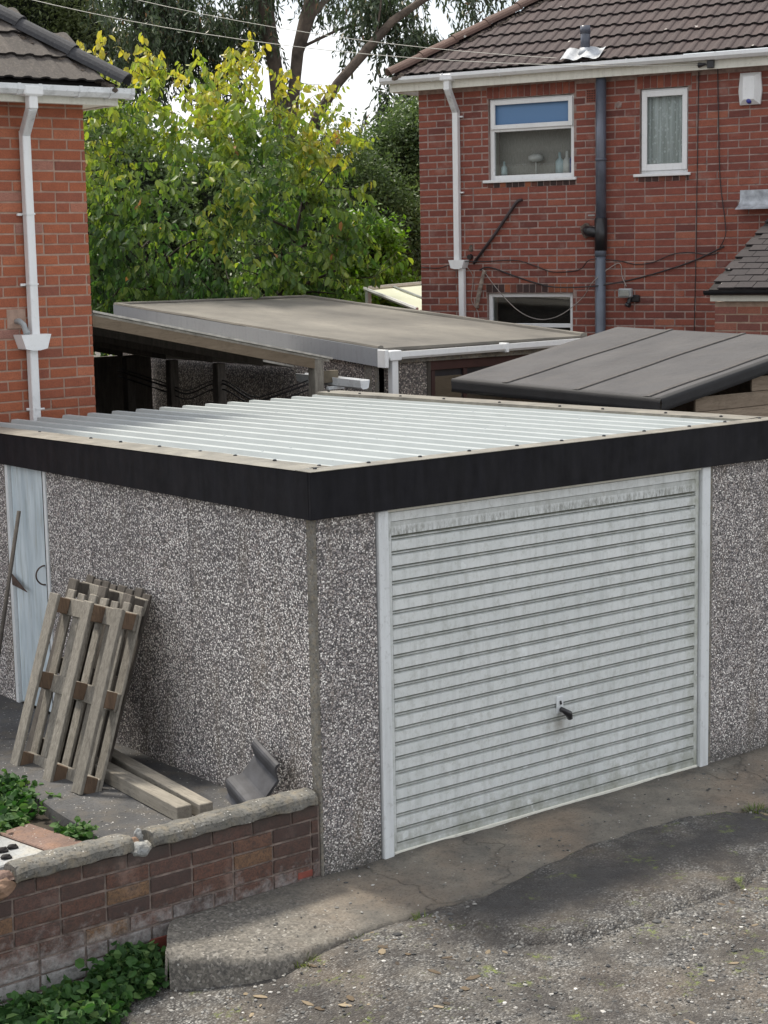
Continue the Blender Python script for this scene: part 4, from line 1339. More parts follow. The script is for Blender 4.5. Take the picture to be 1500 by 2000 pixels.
hs = Vector((CX + 0.215, YL - 0.245, zr - 0.025)); hd = Vector((-1, 1, math.tan(th))).normalized()
random.seed(8)
for i in range(9):
    m = MB(); half_round(m, hs + hd * (0.44 * i), hs + hd * (0.44 * i + 0.46), 0.118, Vector((0, 0, 1)), lift0=0.014)
    m.build('hip_tile', MAT['ridge_lh'], lroof, smooth=False)
def bedding(start, dirv, side, n, step, parent):
    m = MB()
    for i in range(n):
        p = start + dirv * (step * i + random.uniform(0, .01)) + side * random.uniform(-0.012, 0.014)
        r = random.uniform(0.028, 0.045)
        vs = []
        for a in range(6):
            for b in range(4):
                t, f = 2 * PI * a / 6, PI * b / 3
                vs.append(p + Vector((math.sin(f) * math.cos(t), math.sin(f) * math.sin(t), math.cos(f) * 0.6)) * r * random.uniform(0.8, 1.25))
        fs = [(a * 4 + b, ((a + 1) % 6) * 4 + b, ((a + 1) % 6) * 4 + b + 1, a * 4 + b + 1) for a in range(6) for b in range(3)]
        m.add(vs, fs)
    tag(m.build('mortar_bedding', MAT['bedding'], parent), kind='stuff')
bedding(hs + Vector((-0.105, -0.055, -0.035)), hd, Vector((-0.7, -0.7, 0)), 70, 0.045, lroof)

# ------------------------------------------------------------------ right house
O_r = Vector((8.201, 7.518, 0)); t_r = Vector((0.3584, -0.9336, 0)); n_r = Vector((-0.9336, -0.3584, 0))
F_r = Fr(O_r, t_r, n_r, (0, 0, 1))
rh = thing('brick_house', 'dark red brick house with brown tiled roof and white windows behind the sheds', 'house', tuple(F_r.P(1.5, -3, 0)))
S0, S1 = -1.155, 4.9
opens = [(-0.285, 0.735, 3.80, 4.672), (1.485, 2.015, 3.80, 4.668), (-0.32, 0.715, 1.75, 2.575)]
win = opens
def wall_with_holes(F, a0, a1, c0, c1, holes, t, parent, mat):
    As = sorted({a0, a1} | {h[0] for h in holes} | {h[1] for h in holes}); Cs = sorted({c0, c1} | {h[2] for h in holes} | {h[3] for h in holes})
    As = [a for a in As if a0 <= a <= a1]; Cs = [c for c in Cs if c0 <= c <= c1]
    m = MB()
    for i in range(len(As) - 1):
        for j in range(len(Cs) - 1):
            ca, cc = (As[i] + As[i + 1]) / 2, (Cs[j] + Cs[j + 1]) / 2
            if any(h[0] < ca < h[1] and h[2] < cc < h[3] for h in holes): continue
            m.box(F, As[i], As[i + 1], -t, 0, Cs[j], Cs[j + 1])
    o = m.build('wall', mat, parent, recalc=False)
    return o
rw = wall_with_holes(F_r, S0, S1, -0.2, 4.82, opens, 0.11, rh, MAT['rh_mortar'])
# other walls
m = MB().box(F_r, S0, S0 + 0.2, -7.0, -0.112, -0.2, 4.82)
m.build('wall', MAT['rh_brick_a'], rh)
m = MB().box(F_r, S0 + 0.2, S1, -7.0, -6.8, -0.2, 4.82)
m.build('wall', MAT['rh_brick_a'], rh)
# bricks of the facade; soldier bands and air brick kept clear
bands = [(-0.30, 0.75, 4.672, 4.80), (1.45, 2.05, 4.668, 4.80), (-0.30, 0.76, 3.723, 3.80), (1.47, 2.03, 3.723, 3.80), (-0.33, 0.73, 2.575, 2.675), (0.875, 1.055, 4.56, 4.71)]
F_rb = Fr(F_r.P(S0, 0, 1.85), t_r, n_r, (0, 0, 1))
ob = [(a - S0, b - S0, c - 1.85, d - 1.85) for a, b, c, d in opens + bands]
brickwork(rw, F_rb, S1 - S0, 2.96, (MAT['rh_brick'], MAT['rh_brick_a']), ob, focus=F_r.P(2.3, 0, 3.9), limit=300, seed=21)
bs = unit_set(MAT['rh_dark'], 3); bs2 = unit_set(MAT['rh_brick'], 3)
def soldiers(a0, a1, c0, c1, w, ms, endred=False):
    a = a0
    while a < a1 - 0.02:
        e = min(a + w, a1)
        put('brick', random.choice(ms), rw, fmat(F_r.P(a + 0.005, 0, c0 + 0.005), t_r * (e - a - 0.01), n_r * 0.006, Vector((0, 0, 1)) * (c1 - c0 - 0.010)))
        a += w
soldiers(-0.30, 0.75, 4.672, 4.80, 0.0755, bs2); soldiers(1.45, 2.05, 4.668, 4.80, 0.0755, bs2)
soldiers(-0.30, 0.76, 3.716, 3.80, 0.0755, bs); soldiers(1.47, 2.03, 3.716, 3.80, 0.0755, bs)
soldiers(-0.33, 0.73, 2.578, 2.675, 0.0755, bs)
# air brick
m = MB().box(F_r, 0.880, 1.050, -0.02, 0.004, 4.565, 4.70, 0.003)
ab = m.build('air_brick', MAT['terracotta'], rh)
m = MB()
for i in range(8):
    for j in range(5):
        m.box(F_r, 0.892 + i * 0.0195, 0.902 + i * 0.0195, 0.0035, 0.0055, 4.577 + j * 0.025, 4.590 + j * 0.025)
m.build('vent_holes', MAT['void'], ab)

def window(F, a0, a1, c0, c1, parent, splits=(), fw_=0.05, setb=-0.035, depth=0.05, panes=('glass',), room=True, sill=True, blind=None):
    """window part with frame, panes, sill; splits: heights of transoms"""
    m = MB()
    b0, b1 = setb - depth, setb
    m.box(F, a0 + 0.003, a0 + fw_, b0, b1, c0 + 0.003, c1 - 0.003, 0.004)
    m.box(F, a1 - fw_, a1 - 0.003, b0, b1, c0 + 0.003, c1 - 0.003, 0.004)
    m.box(F, a0 + fw_, a1 - fw_, b0, b1 - 0.001, c0 + 0.003, c0 + fw_, 0.004)
    m.box(F, a0 + fw_, a1 - fw_, b0, b1 - 0.001, c1 - fw_, c1 - 0.003, 0.004)
    for s_ in splits:
        m.box(F, a0 + fw_, a1 - fw_, b0, b1 - 0.001, s_ - 0.022, s_ + 0.022, 0.004)
    w = m.build('window', MAT['upvc'], parent)
    lim = [c0] + list(splits) + [c1]
    for i in range(len(lim) - 1):
        z0 = lim[i] + (fw_ if i == 0 else 0.022); z1 = lim[i + 1] - (fw_ if i == len(lim) - 2 else 0.022)
        mat = MAT[panes[min(i, len(panes) - 1)]]
        g_ = MB().box(F, a0 + fw_ - 0.004, a1 - fw_ + 0.004, b0 + 0.015, b0 + 0.021, z0 - 0.004, z1 + 0.004)
        g_.build('pane', mat, w)
    if sill:
        MB().box(F, a0 - 0.06, a1 + 0.035, setb - 0.02, 0.035, c0 - 0.028, c0 + 0.002, 0.004).build('sill', MAT['upvc'], w)
    if room:
        r = MB()
        d = -0.26
        r.box(F, a0, a1, d - 0.01, d, c0 - 0.05, c1 + 0.05)
        r.build('room_back', MAT[blind or 'blind'], w)
        r = MB()
        r.box(F, a0 - 0.012, a0 - 0.002, d, -0.112, c0 - 0.05, c1 + 0.05); r.box(F, a1 + 0.002, a1 + 0.012, d, -0.112, c0 - 0.05, c1 + 0.05)
        r.box(F, a0, a1, d, -0.112, c0 - 0.06, c0 - 0.002); r.box(F, a0, a1, d, -0.112, c1 + 0.002, c1 + 0.06)
        r.build('reveal', MAT['cream'], w)
    return w
w1 = window(F_r, -0.285, 0.735, 3.80, 4.672, rh, splits=(4.34,), panes=('glass', 'sky_reflection_glass'))
# opening sash of the top light stands a little proud
m = MB()
for (a0, a1, c0, c1) in ((-0.262, -0.212, 4.345, 4.65), (0.662, 0.712, 4.345, 4.65), (-0.212, 0.662, 4.345, 4.392), (-0.212, 0.662, 4.603, 4.65)):
    m.box(F_r, a0, a1, -0.034, -0.012, c0, c1, 0.003)
m.build('opening_sash', MAT['upvc'], w1)
w2 = window(F_r, 1.485, 2.015, 3.80, 4.668, rh, fw_=0.055)
m = MB()
for (a0, a1, c0, c1) in ((1.50, 1.556, 3.835, 4.645), (1.944, 2.0, 3.835, 4.645), (1.556, 1.944, 3.835, 3.90), (1.556, 1.944, 4.585, 4.645)):
    m.box(F_r, a0, a1, -0.034, -0.014, c0, c1, 0.003)
m.build('opening_sash', MAT['upvc'], w2)
w3 = window(F_r, -0.32, 0.715, 1.75, 2.575, rh, splits=(2.22,), fw_=0.045, sill=False, blind='void')
# net curtain
m = MB(); vs, fs = [], []
N_ = 60
for i in range(N_ + 1):
    a = lerp(1.52, 1.98, i / N_)
    b = -0.118 + 0.016 * math.sin(i * 0.9) + 0.008 * math.sin(i * 2.3)
    for z in (3.83, 4.1, 4.4, 4.64): vs.append(F_r.P(a, b + 0.004 * math.sin(z * 9 + i), z))
for i in range(N_):
    for j in range(3): fs.append((i * 4 + j, (i + 1) * 4 + j, (i + 1) * 4 + j + 1, i * 4 + j + 1))
m.add(vs, fs); m.build('net_curtain', MAT['net'], w2, smooth=True)
# inner sill and bottles in the bathroom window
MB().box(F_r, -0.283, 0.733, -0.25, -0.09, 3.806, 3.835, 0.003).build('inner_sill', MAT['upvc'], w1)
def bottle(a, z, r, h, mat, label, grp=None, b=-0.15):
    m = MB(); o = F_r.P(a, b, z)
    m.tube([o, o + Vector((0, 0, h * 0.6)), o + Vector((0, 0, h * 0.72)), o + Vector((0, 0, h * 0.75)), o + Vector((0, 0, h))], [r, r, r * 0.5, r * 0.35, r * 0.3], 12)
    tag(m.build('bottle', MAT[mat], smooth=True), label, 'bottle')
bottle(0.50, 3.836, 0.048, 0.24, 'bottle_pale', 'tall pale blue bottle on the sill inside the wide upper window')
bottle(0.585, 3.836, 0.045, 0.25, 'bottle_white', 'white bottle between the pale blue and dark blue ones in the window')
bottle(0.645, 3.836, 0.030, 0.26, 'bottle_blue', 'dark blue bottle at the right end of the window sill')
bottle(-0.17, 3.836, 0.035, 0.17, 'bottle_pale', 'short pale bottle at the left end of the window sill')
m = MB(); o = F_r.P(0.20, -0.18, 3.99); vs = []
m.tube([o + Vector((0, 0, -0.15)), o + Vector((0, 0, 0.0))], 0.008, 8)
m.tube([o, o + Vector((0, 0, 0.02)), o + Vector((0, 0, 0.06)), o + Vector((0, 0, 0.085))], [0.03, 0.085, 0.08, 0.03], 16)
tag(m.build('mirror', MAT['bottle_white'], smooth=True), 'small round pale mirror on a stem inside the wide upper window', 'mirror')

# eaves
MB().box(F_r, S0 - 0.25, S1, -0.10, 0.161, 4.818, 4.832).build('soffit', MAT['cream'], rh)
MB().box(F_r, S0 - 0.267, S1, 0.162, 0.180, 4.800, 4.925, 0.002).build('fascia_board', MAT['cream'], rh)
MB().box(F_r, S0 - 0.267, S0 - 0.2505, -7, 0.161, 4.800, 4.925, 0.002).build('fascia_board', MAT['cream'], rh)
F_re = Fr(F_r.P(0, 0.180, 0), t_r, n_r, (0, 0, 1))
gutter(F_re, S0 - 0.345, S1, 0.002, 4.888, 0.10, 0.065, rh, MAT['upvc'])
for a in (-1.48, -0.86, -0.70, -0.02, 0.95, 1.45, 1.57, 2.4, 2.95, 3.05):
    MB().ext(F_re, [(0.0, 4.956), (0.0, 4.882), (0.075, 4.882), (0.106, 4.915), (0.106, 4.957), (0.098, 4.957), (0.098, 4.92), (0.07, 4.886)], a - 0.010, a + 0.010).build('gutter_union', MAT['upvc'], rh)
# downpipe
parent_ex = tuple(t_r)
dp = -0.66
MB().box(F_re, dp - 0.075, dp + 0.075, 0.0, 0.107, 4.874, 4.950, 0.012).build('gutter_outlet', MAT['upvc'], rh)
sqpipe([F_re.P(dp, 0.05, 4.89), F_re.P(dp, 0.05, 4.78)], 0.070, 'downpipe_shoe', MAT['upvc'], rh)
sqpipe([F_re.P(dp, 0.05, 4.79), F_r.P(dp + 0.0, 0.05, 4.56)], 0.066, 'downpipe_offset', MAT['upvc_dirty'], rh)
sqpipe([F_r.P(dp, 0.047, 4.575), F_r.P(dp, 0.047, 2.93)], 0.066, 'downpipe', MAT['upvc'], rh)
hopper(F_r, dp + 0.02, 2.845, 0.215, 0.10, 0.12, rh, MAT['upvc'])
sqpipe([F_r.P(dp + 0.055, 0.05, 2.85), F_r.P(dp + 0.055, 0.05, 0.2)], 0.064, 'downpipe', MAT['upvc'], rh)
for z in (4.50, 3.68, 2.45):
    MB().box(F_r, dp + 0.03, dp + 0.075, 0.01, 0.04, z - 0.006, z + 0.010, 0.002).build('pipe_clip', MAT['upvc'], rh)
# soil stack
m = MB(); sp_ = 1.085
m.tube([F_r.P(sp_, 0.09, 4.81), F_r.P(sp_, 0.09, 3.16)], 0.055, 16)
m.tube([F_r.P(sp_, 0.09, 3.98), F_r.P(sp_, 0.09, 3.95)], 0.0605, 16)
m.build('soil_pipe', MAT['dark_pipe'], rh, smooth=True)
m = MB(); m.tube([F_r.P(sp_, 0.09, 3.36), F_r.P(sp_, 0.09, 3.02)], 0.066, 16)
m.tube([F_r.P(sp_, 0.09, 3.20), F_r.P(sp_ - 0.12, 0.085, 3.22), F_r.P(sp_ - 0.16, 0.08, 3.225)], [0.052, 0.058, 0.058], 14)
m.tube([F_r.P(sp_ - 0.13, 0.08, 3.222), F_r.P(sp_ - 0.19, 0.03, 3.235), F_r.P(sp_ - 0.20, -0.02, 3.235)], [0.050, 0.050, 0.045], 14)
m.build('pipe_branch', MAT['black_plastic'], rh, smooth=True)
m = MB(); m.tube([F_r.P(sp_ - 0.005, 0.09, 3.05), F_r.P(sp_ - 0.005, 0.09, 0.2)], 0.055, 16)
m.tube([F_r.P(sp_ - 0.005, 0.09, 3.06), F_r.P(sp_ - 0.005, 0.09, 2.96)], 0.061, 16)
m.build('soil_pipe', simple('mid_blue_grey_pipe', (0.10, 0.12, 0.155), 0.35, 0.2, 6), rh, smooth=True)
rock(F_r.P(sp_ - 0.21, 0.0, 3.235), 0.075, MAT['bedding'], rh, 'mortar_patch', (0.5, 1.0, 1.1), 3, 0.2)
rock(F_r.P(1.24, -0.005, 4.52), 0.05, MAT['rh_mortar'], rh, 'mortar_patch', (0.4, 0.9, 0.8), 6, 0.3)
rock(F_r.P(-0.52, -0.005, 3.07), 0.04, MAT['bedding'], rh, 'mortar_patch', (0.4, 0.9, 1.2), 7, 0.3)
MB().tube([F_r.P(-0.515, 0.0, 2.98), F_r.P(-0.515, 0.05, 2.975)], 0.028, 12).build('pipe_stub', MAT['black_plastic'], rh)
MB().tube([F_r.P(-0.47, 0.035, 2.90), F_r.P(-0.20, 0.03, 3.22), F_r.P(0.06, 0.03, 3.55), F_r.P(0.09, 0.028, 3.575), F_r.P(0.12, 0.0, 3.58)], 0.017, 10).build('waste_pipe', simple('brown_black_pipe', (0.04, 0.03, 0.033), 0.5), rh, smooth=True)
MB().box(F_r, 0.90, 0.98, 0.0, 0.012, 3.385, 3.400, 0.003).build('mortar_patch', MAT['slab_pale'], rh)

# roof of the right house
thr = math.radians(34.5)
RZ = 4.955
EZ = (-n_r * math.cos(thr) + Vector((0, 0, math.sin(thr)))).normalized()
EN_ = (n_r * math.sin(thr) + Vector((0, 0, math.cos(thr)))).normalized()
eave = F_r.P(S0 - 0.225, 0.235, RZ)
F_rr = Fr(eave, t_r, EN_, EZ)
m = MB()
hl = 4.4
ri = [F_rr.P(0.03, -0.006, 0.03), F_rr.P(7.5, -0.006, 0.03), F_rr.P(7.5, -0.006, hl), F_rr.P(hl * math.cos(thr), -0.006, hl)]
bk = F_r.P(S0 - 0.35, -7.3, RZ)
m.add(ri + [bk], [(0, 1, 2, 3), (0, 3, 4)])
rroof = m.build('roof', MAT['tile_edge'], rh)
rt_ = roll_tile('roof_tile', MAT['rh_tile'], 0.268, 0.30, h=0.014)
GA = 0.243
tiled_slope(rroof, F_rr, rt_, 0.268, GA, 0.05, 6.3, 12, lambda a, c: a > 0.05 + c * math.cos(thr), seed=12, limit=300)
hs = F_rr.P(0.0, 0.012, 0.0); hd = (t_r - n_r + Vector((0, 0, math.tan(thr)))).normalized()
for i in range(9):
    m = MB(); half_round(m, hs + hd * (0.42 * i), hs + hd * (0.42 * i + 0.44), 0.115, Vector((0, 0, 1)), lift0=0.012)
    m.build('hip_tile', MAT['ridge_rh'], rroof)
bedding(hs + t_r * 0.10 + n_r * 0.05 + Vector((0, 0, -0.03)), hd, t_r, 75, 0.045, rroof)
# vent pipe with lead slate
vp = F_rr.P(2.30, 0.02, 0.16)
m = MB(); m.tube([vp, vp + Vector((0, 0, 0.26))], 0.05, 14); m.tube([vp + Vector((0, 0, 0.20)), vp + Vector((0, 0, 0.28))], [0.056, 0.052], 14)
m.build('vent_pipe', MAT['dark_pipe'], rroof, smooth=True)
m = MB(); m.tube([vp + Vector((0, 0, -0.03)), vp + Vector((0, 0, 0.055))], [0.085, 0.058], 14); m.build('lead_collar', MAT['lead'], rroof, smooth=True)
m = MB(); vs, fs = [], []
for i in range(13):
    for j in range(5):
        a = 2.08 + 0.037 * i; c = 0.0 + 0.055 * j
        vs.append(F_rr.P(a, 0.055 + 0.018 * math.sin(i * 1.05) + 0.008 * mnoise.noise(Vector((i, j, 0))), c + 0.02 * mnoise.noise(Vector((i * .7, 3, 0))) - 0.008))
for i in range(12):
    for j in range(4): fs.append((i * 5 + j, (i + 1) * 5 + j, (i + 1) * 5 + j + 1, i * 5 + j + 1))
m.add(vs, fs); m.build('lead_flashing', MAT['lead'], rroof, smooth=True)

# alarm box and security light
ab_ = thing('alarm_box', 'white faceted alarm box with blue lamp high on the red brick wall', 'alarm box', tuple(F_r.P(2.68, 0, 4.44)))
m = MB()
a0, a1, c0, c1 = 2.565, 2.795, 4.44, 4.755
outer = [(a0 + .01, c0), (a1 - .01, c0), (a1 + .006, (c0 + c1) / 2 - .02), (a1 - .01, c1), (a0 + .01, c1), (a0 - .006, (c0 + c1) / 2 - .02)]
inner = [(a0 + .06, c0 + .05), (a1 - .06, c0 + .05), (a1 - .055, (c0 + c1) / 2), (a1 - .06, c1 - .04), (a0 + .06, c1 - .04), (a0 + .055, (c0 + c1) / 2)]
A = [F_r.P(a, 0.009, c) for a, c in outer]; B = [F_r.P(a, 0.035, c) for a, c in outer]; C_ = [F_r.P(a, 0.085, c) for a, c in inner]
m.add(A + B + C_, [tuple(range(6)), tuple(range(12, 18))] + [(k, (k + 1) % 6, 6 + (k + 1) % 6, 6 + k) for k in range(6)] + [(6 + k, 6 + (k + 1) % 6, 12 + (k + 1) % 6, 12 + k) for k in range(6)])
m.build('case', MAT['upvc'], ab_)
m = MB(); o = F_r.P(2.68, 0.05, 4.475)
m.tube([o, o + n_r * 0.035], [0.03, 0.022], 12); m.build('lamp', MAT['lens_blue'], ab_, smooth=True)
sl = thing('security_light', 'small dark floodlight with sensor on the red wall beside the lower soil pipe', 'security light', tuple(F_r.P(1.38, 0, 2.55)))
m = MB(); m.box(F_r, 1.29, 1.44, 0.05, 0.12, 2.525, 2.62, 0.012); m.build('lamp_housing', MAT['grey_pipe'], sl)
m = MB(); m.box(F_r, 1.31, 1.42, 0.121, 0.126, 2.54, 2.605, 0.002); m.build('lamp_glass', MAT['glass'], sl)
m = MB(); m.tube([F_r.P(1.40, 0.0, 2.53), F_r.P(1.40, 0.06, 2.51), F_r.P(1.39, 0.07, 2.455)], 0.022, 10); m.tube([F_r.P(1.37, 0.07, 2.455), F_r.P(1.41, 0.085, 2.44)], 0.025, 10)
m.box(F_r, 1.40, 1.50, 0.01, 0.05, 2.475, 2.55, 0.01); m.build('sensor', MAT['black_plastic'], sl)

# cables on the facade
def cable(name, pts, r, mat, label, cat='cable', sub=6, group=None):
    P = [Vector(p) for p in pts]
    out = []
    n = len(P)
    for i in range(n - 1):
        p0, p1, p2, p3 = P[max(i - 1, 0)], P[i], P[i + 1], P[min(i + 2, n - 1)]
        for k in range(sub):
            t = k / sub
            out.append(0.5 * ((2 * p1) + (-p0 + p2) * t + (2 * p0 - 5 * p1 + 4 * p2 - p3) * t * t + (-p0 + 3 * p1 - 3 * p2 + p3) * t ** 3))
    out.append(P[-1])
    m = MB(); m.tube(out, r * 0.72, 6)
    return tag(m.build(name, mat, smooth=True), label, cat, group)
def fp(*l): return [F_r.P(a, b, z) for a, b, z in l]
cable('wall_cable', fp((2.13, .013, 4.80), (2.12, .013, 3.6), (2.115, .013, 2.9), (2.10, .013, 2.1)), 0.006, MAT['cable_dark'], 'straight thin dark cable running down the brick wall right of the small window')
cable('wall_cable', fp((2.33, .014, 4.86), (2.35, .02, 4.2), (2.37, .014, 3.7), (2.43, .03, 3.3), (2.44, .04, 3.15), (2.37, .02, 3.02)), 0.007, MAT['cable_dark'], 'dark cable dropping from the eaves bracket and bowing out beside the small tiled roof')
cable('wall_cable', fp((2.42, .02, 3.04), (2.1, .02, 2.90), (1.7, .02, 2.78), (1.3, .02, 2.69), (1.0, .17, 2.645), (0.6, .17, 2.64), (0.3, .02, 2.68), (0.0, .02, 2.77), (-0.2, .02, 2.84), (-0.32, .02, 2.86), (-0.40, .02, 2.83)), 0.011, MAT['cable_dark'], 'thick dark cable sagging in one long curve across the wall above the lower window')
cable('wall_cable', fp((2.36, .018, 2.98), (2.25, .018, 2.955), (2.05, .018, 2.985), (1.85, .018, 2.965), (1.65, .018, 2.89), (1.45, .018, 2.87), (1.25, .018, 2.91), (1.0, .15, 2.93), (0.8, .018, 2.82), (0.5, .018, 2.80), (0.3, .018, 2.86), (0.05, .018, 2.93), (-0.3, .018, 2.925), (-0.62, .1, 2.92), (-0.9, .018, 2.86), (-1.14, .018, 2.87)), 0.007, MAT['cable_dark'], 'thin wavy dark cable looping along the wall from the tiled roof to the far corner')
cable('wall_cable', fp((-0.36, .03, 2.84), (-0.15, .05, 2.60), (0.1, .06, 2.38), (0.35, .06, 2.29), (0.6, .06, 2.34), (0.85, .05, 2.52), (1.03, .16, 2.70), (1.2, .03, 2.86), (1.28, .02, 2.87), (1.30, .03, 2.75), (1.36, .05, 2.64)), 0.006, MAT['cable_grey'], 'pale thin cable hanging in a deep loop across the lower window to the floodlight')
cable('wall_cable', fp((-0.50, .12, 2.86), (-0.48, .03, 2.75), (-0.50, .03, 2.5), (-0.42, .03, 2.36), (-0.41, .02, 2.1)), 0.006, MAT['cable_grey'], 'pale thin cable falling from the hopper down beside the lower window')
m = MB(); m.tube(fp((-0.33, .05, 2.82), (-0.38, .06, 2.62), (-0.43, .05, 2.42)), [0.018, 0.026, 0.022], 8)
m.tube(fp((-0.33, .05, 2.82), (-0.33, .0, 2.80)), 0.012, 8); m.tube(fp((-0.43, .05, 2.42), (-0.43, .0, 2.42)), 0.012, 8)
tag(m.build('awning_bracket', simple('old_painted_iron', (0.22, 0.18, 0.15), 0.8, 0.5, 25)), 'old rusty iron bracket fixed upright at the lower window corner', 'bracket')
m = MB().box(F_r, 2.29, 2.36, 0.181, 0.22, 4.81, 4.885, 0.004)
m.tube([F_r.P(2.20, 0.21, 4.845), F_r.P(2.29, 0.21, 4.85)], [0.028, 0.006], 8)
tag(m.build('cable_bracket', MAT['black_plastic']), 'small black cable anchor on the white fascia of the right house', 'bracket')
def wire(p, q, sag, n=24):
    return [p.lerp(q, i / n) - Vector((0, 0, sag * 4 * (i / n) * (1 - i / n))) for i in range(n + 1)]
pB = F_r.P(2.21, 0.22, 4.845)
cable('overhead_cable', wire(Vector((3.4, 16.9, 7.6)), pB, 0.55), 0.006, MAT['cable_pale'], 'lower of two thin pale overhead wires crossing in front of the trees', 'cable', 1)
cable('overhead_cable', wire(Vector((4.6, 17.2, 7.9)), pB + Vector((0, 0, 0.02)), 0.5), 0.0055, MAT['cable_pale'], 'upper of two thin pale overhead wires crossing in front of the trees', 'cable', 1)

# ------------------------------------------------------------------ brick outhouse with small tiled roof, right edge
F_x = Fr(F_r.P(0, 1.9, 0), t_r, n_r, (0, 0, 1))
ex = thing('brick_outhouse', 'small brick outhouse with dark plain tiled lean-to roof at the right edge', 'outhouse', tuple(F_x.P(3.6, -0.5, 0)))
m = MB().box(F_x, 3.012, 5.2, -0.1, 0.0, -0.2, 2.54); xw = m.build('wall', MAT['ex_mortar'], ex)
m = MB().box(F_x, 3.012, 3.11, -1.89, -0.101, -0.2, 2.54); m.build('wall', MAT['ex_mortar'], ex)
brickwork(xw, Fr(F_x.P(3.012, 0, 1.75), t_r, n_r, (0, 0, 1)), 2.1, 0.79, (MAT['ex_brick'], MAT['ex_brick']), seed=33, shift=0.1)
MB().box(F_x, 2.99, 5.2, 0.05, 0.07, 2.545, 2.605, 0.002).build('fascia_board', MAT['cream'], ex)
gutter(F_x, 2.955, 5.2, 0.072, 2.60, 0.09, 0.045, ex, MAT['black_plastic'], rnd=True)
zt2 = 3.42
rv = F_x.P(3.0, 0.10, 2.655); rtop = F_r.P(2.60, 0.012, zt2)
ezx = Vector((rtop - rv)); 
# slope runs from gutter back to the facade
run = 1.9 - 0.012 + 0.10
sv = (-n_r * run + Vector((0, 0, zt2 - 2.655))); sl_len = sv.length; sv.normalize(); nv = t_r.cross(sv).normalized()
if nv.z < 0: nv = -nv
F_xr = Fr(F_x.P(2.985, 0.10, 2.655), t_r, nv, sv)
m = MB().box(F_xr, 0.0, 2.2, -0.03, -0.004, 0.0, sl_len); xr = m.build('roof', MAT['tile_edge'], ex)
def plain_tile(w, l, t):
    m = MB(); F = Fr((0, 0, 0), (1, 0, 0), (0, 1, 0), (0, 0, 1))
    vs = [(0, 0, 0.004), (w, 0, 0.004), (w, l, -0.006), (0, l, -0.006), (0, 0, 0.004 + t), (w, 0, 0.004 + t), (w, l, t - 0.006), (0, l, t - 0.006)]
    me = bpy.data.meshes.new('roof_tile'); me.from_pydata(vs, [], [(0, 3, 2, 1), (4, 5, 6, 7), (0, 1, 5, 4), (1, 2, 6, 5), (2, 3, 7, 6), (3, 0, 4, 7)]); me.materials.append(MAT['slate']); return me
NR = 14
gx_ = sl_len / NR
pt = plain_tile(0.160, gx_ * 1.35, 0.013)
random.seed(14)
for r in range(NR):
    a = 0.0 + (r % 2) * 0.083 - 0.083
    while a < 1.5:
        if a >= -0.01:
            o = F_xr.P(a, 0.0 + random.uniform(0, .004), r * gx_ + random.uniform(-.004, .004))
            put('roof_tile', pt, xr, fmat(o, F_xr.ex, F_xr.ez, F_xr.ey))
        a += 0.166
# lead flashing against the house
m = MB(); vs, fs = [], []
for i in range(21):
    a = 2.58 + 0.07 * i
    w_ = 0.012 * mnoise.noise(Vector((i * .8, 0, 0)))
    vs += [F_r.P(a, 0.012, 3.60), F_r.P(a, 0.014, 3.50 + w_), F_r.P(a - 0.0, 0.05, 3.455 + w_), F_r.P(a, 0.17 + w_, 3.405)]
for i in range(20):
    for j in range(3): fs.append((i * 4 + j, (i + 1) * 4 + j, (i + 1) * 4 + j + 1, i * 4 + j + 1))
m.add(vs, fs); m.build('lead_flashing', MAT['lead'], ex, smooth=True)

# ------------------------------------------------------------------ flat roofed garage behind
bg = thing('flat_roof_garage', 'older pebbledashed garage with grey fascia and dusty flat roof behind', 'garage', (5.8, 7.4, 0))
BX0, BX1, BY0, BY1 = 4.47, 7.0, 5.2, 9.72
def bz(y): return 2.225 + 0.072 * (y - BY0)
F_b = Fr((0, BY0, 0), (1, 0, 0), (0, -1, 0), (0, 0, 1))
m = MB()
th_ = 0.028
A = [Vector((BX0, BY0 - 0.03, bz(BY0) - th_)), Vector((BX1, BY0 - 0.03, bz(BY0) - th_)), Vector((BX1, BY0 - 0.03, bz(BY0))), Vector((BX0, BY0 - 0.03, bz(BY0)))]
B = [Vector((BX0, BY1, bz(BY1) - th_)), Vector((BX1, BY1, bz(BY1) - th_)), Vector((BX1, BY1, bz(BY1))), Vector((BX0, BY1, bz(BY1)))]
m.prism(None, A, B); broof = m.build('roof', MAT['flat_felt'], bg)
# raised kerb edges left, back, right
def kerb(p, q, w, h):
    d = (q - p).normalized(); s_ = d.cross(Vector((0, 0, 1))).normalized(); u_ = s_.cross(d)
    m = MB(); vs, fs = [], []
    n = 26
    prof = [(-w / 2, 0.0), (-w / 2 * 0.8, h * 0.8), (0, h), (w / 2 * 0.8, h * 0.8), (w / 2, 0.0)]
    for i in range(n + 1):
        c = p.lerp(q, i / n)
        for (a, b) in prof:
            k = 0.006 * mnoise.noise(c * 2.3 + Vector((a * 20, b * 20, 0)))
            vs.append(c + s_ * (a + k) + u_ * (b + k))
    for i in range(n):
        for j in range(4): fs.append((i * 5 + j, (i + 1) * 5 + j, (i + 1) * 5 + j + 1, i * 5 + j + 1))
    fs += [tuple(range(5)), tuple(n * 5 + j for j in range(5))]
    m.add(vs, fs); m.build('roof_kerb', MAT['flat_felt'], bg, smooth=False)
kerb(Vector((BX0 + .02, BY0 - .03, bz(BY0))), Vector((BX0 + .02, BY1, bz(BY1))), 0.07, 0.022)
kerb(Vector((BX1 - .04, BY0 - .03, bz(BY0))), Vector((BX1 - .04, BY1, bz(BY1))), 0.09, 0.028)
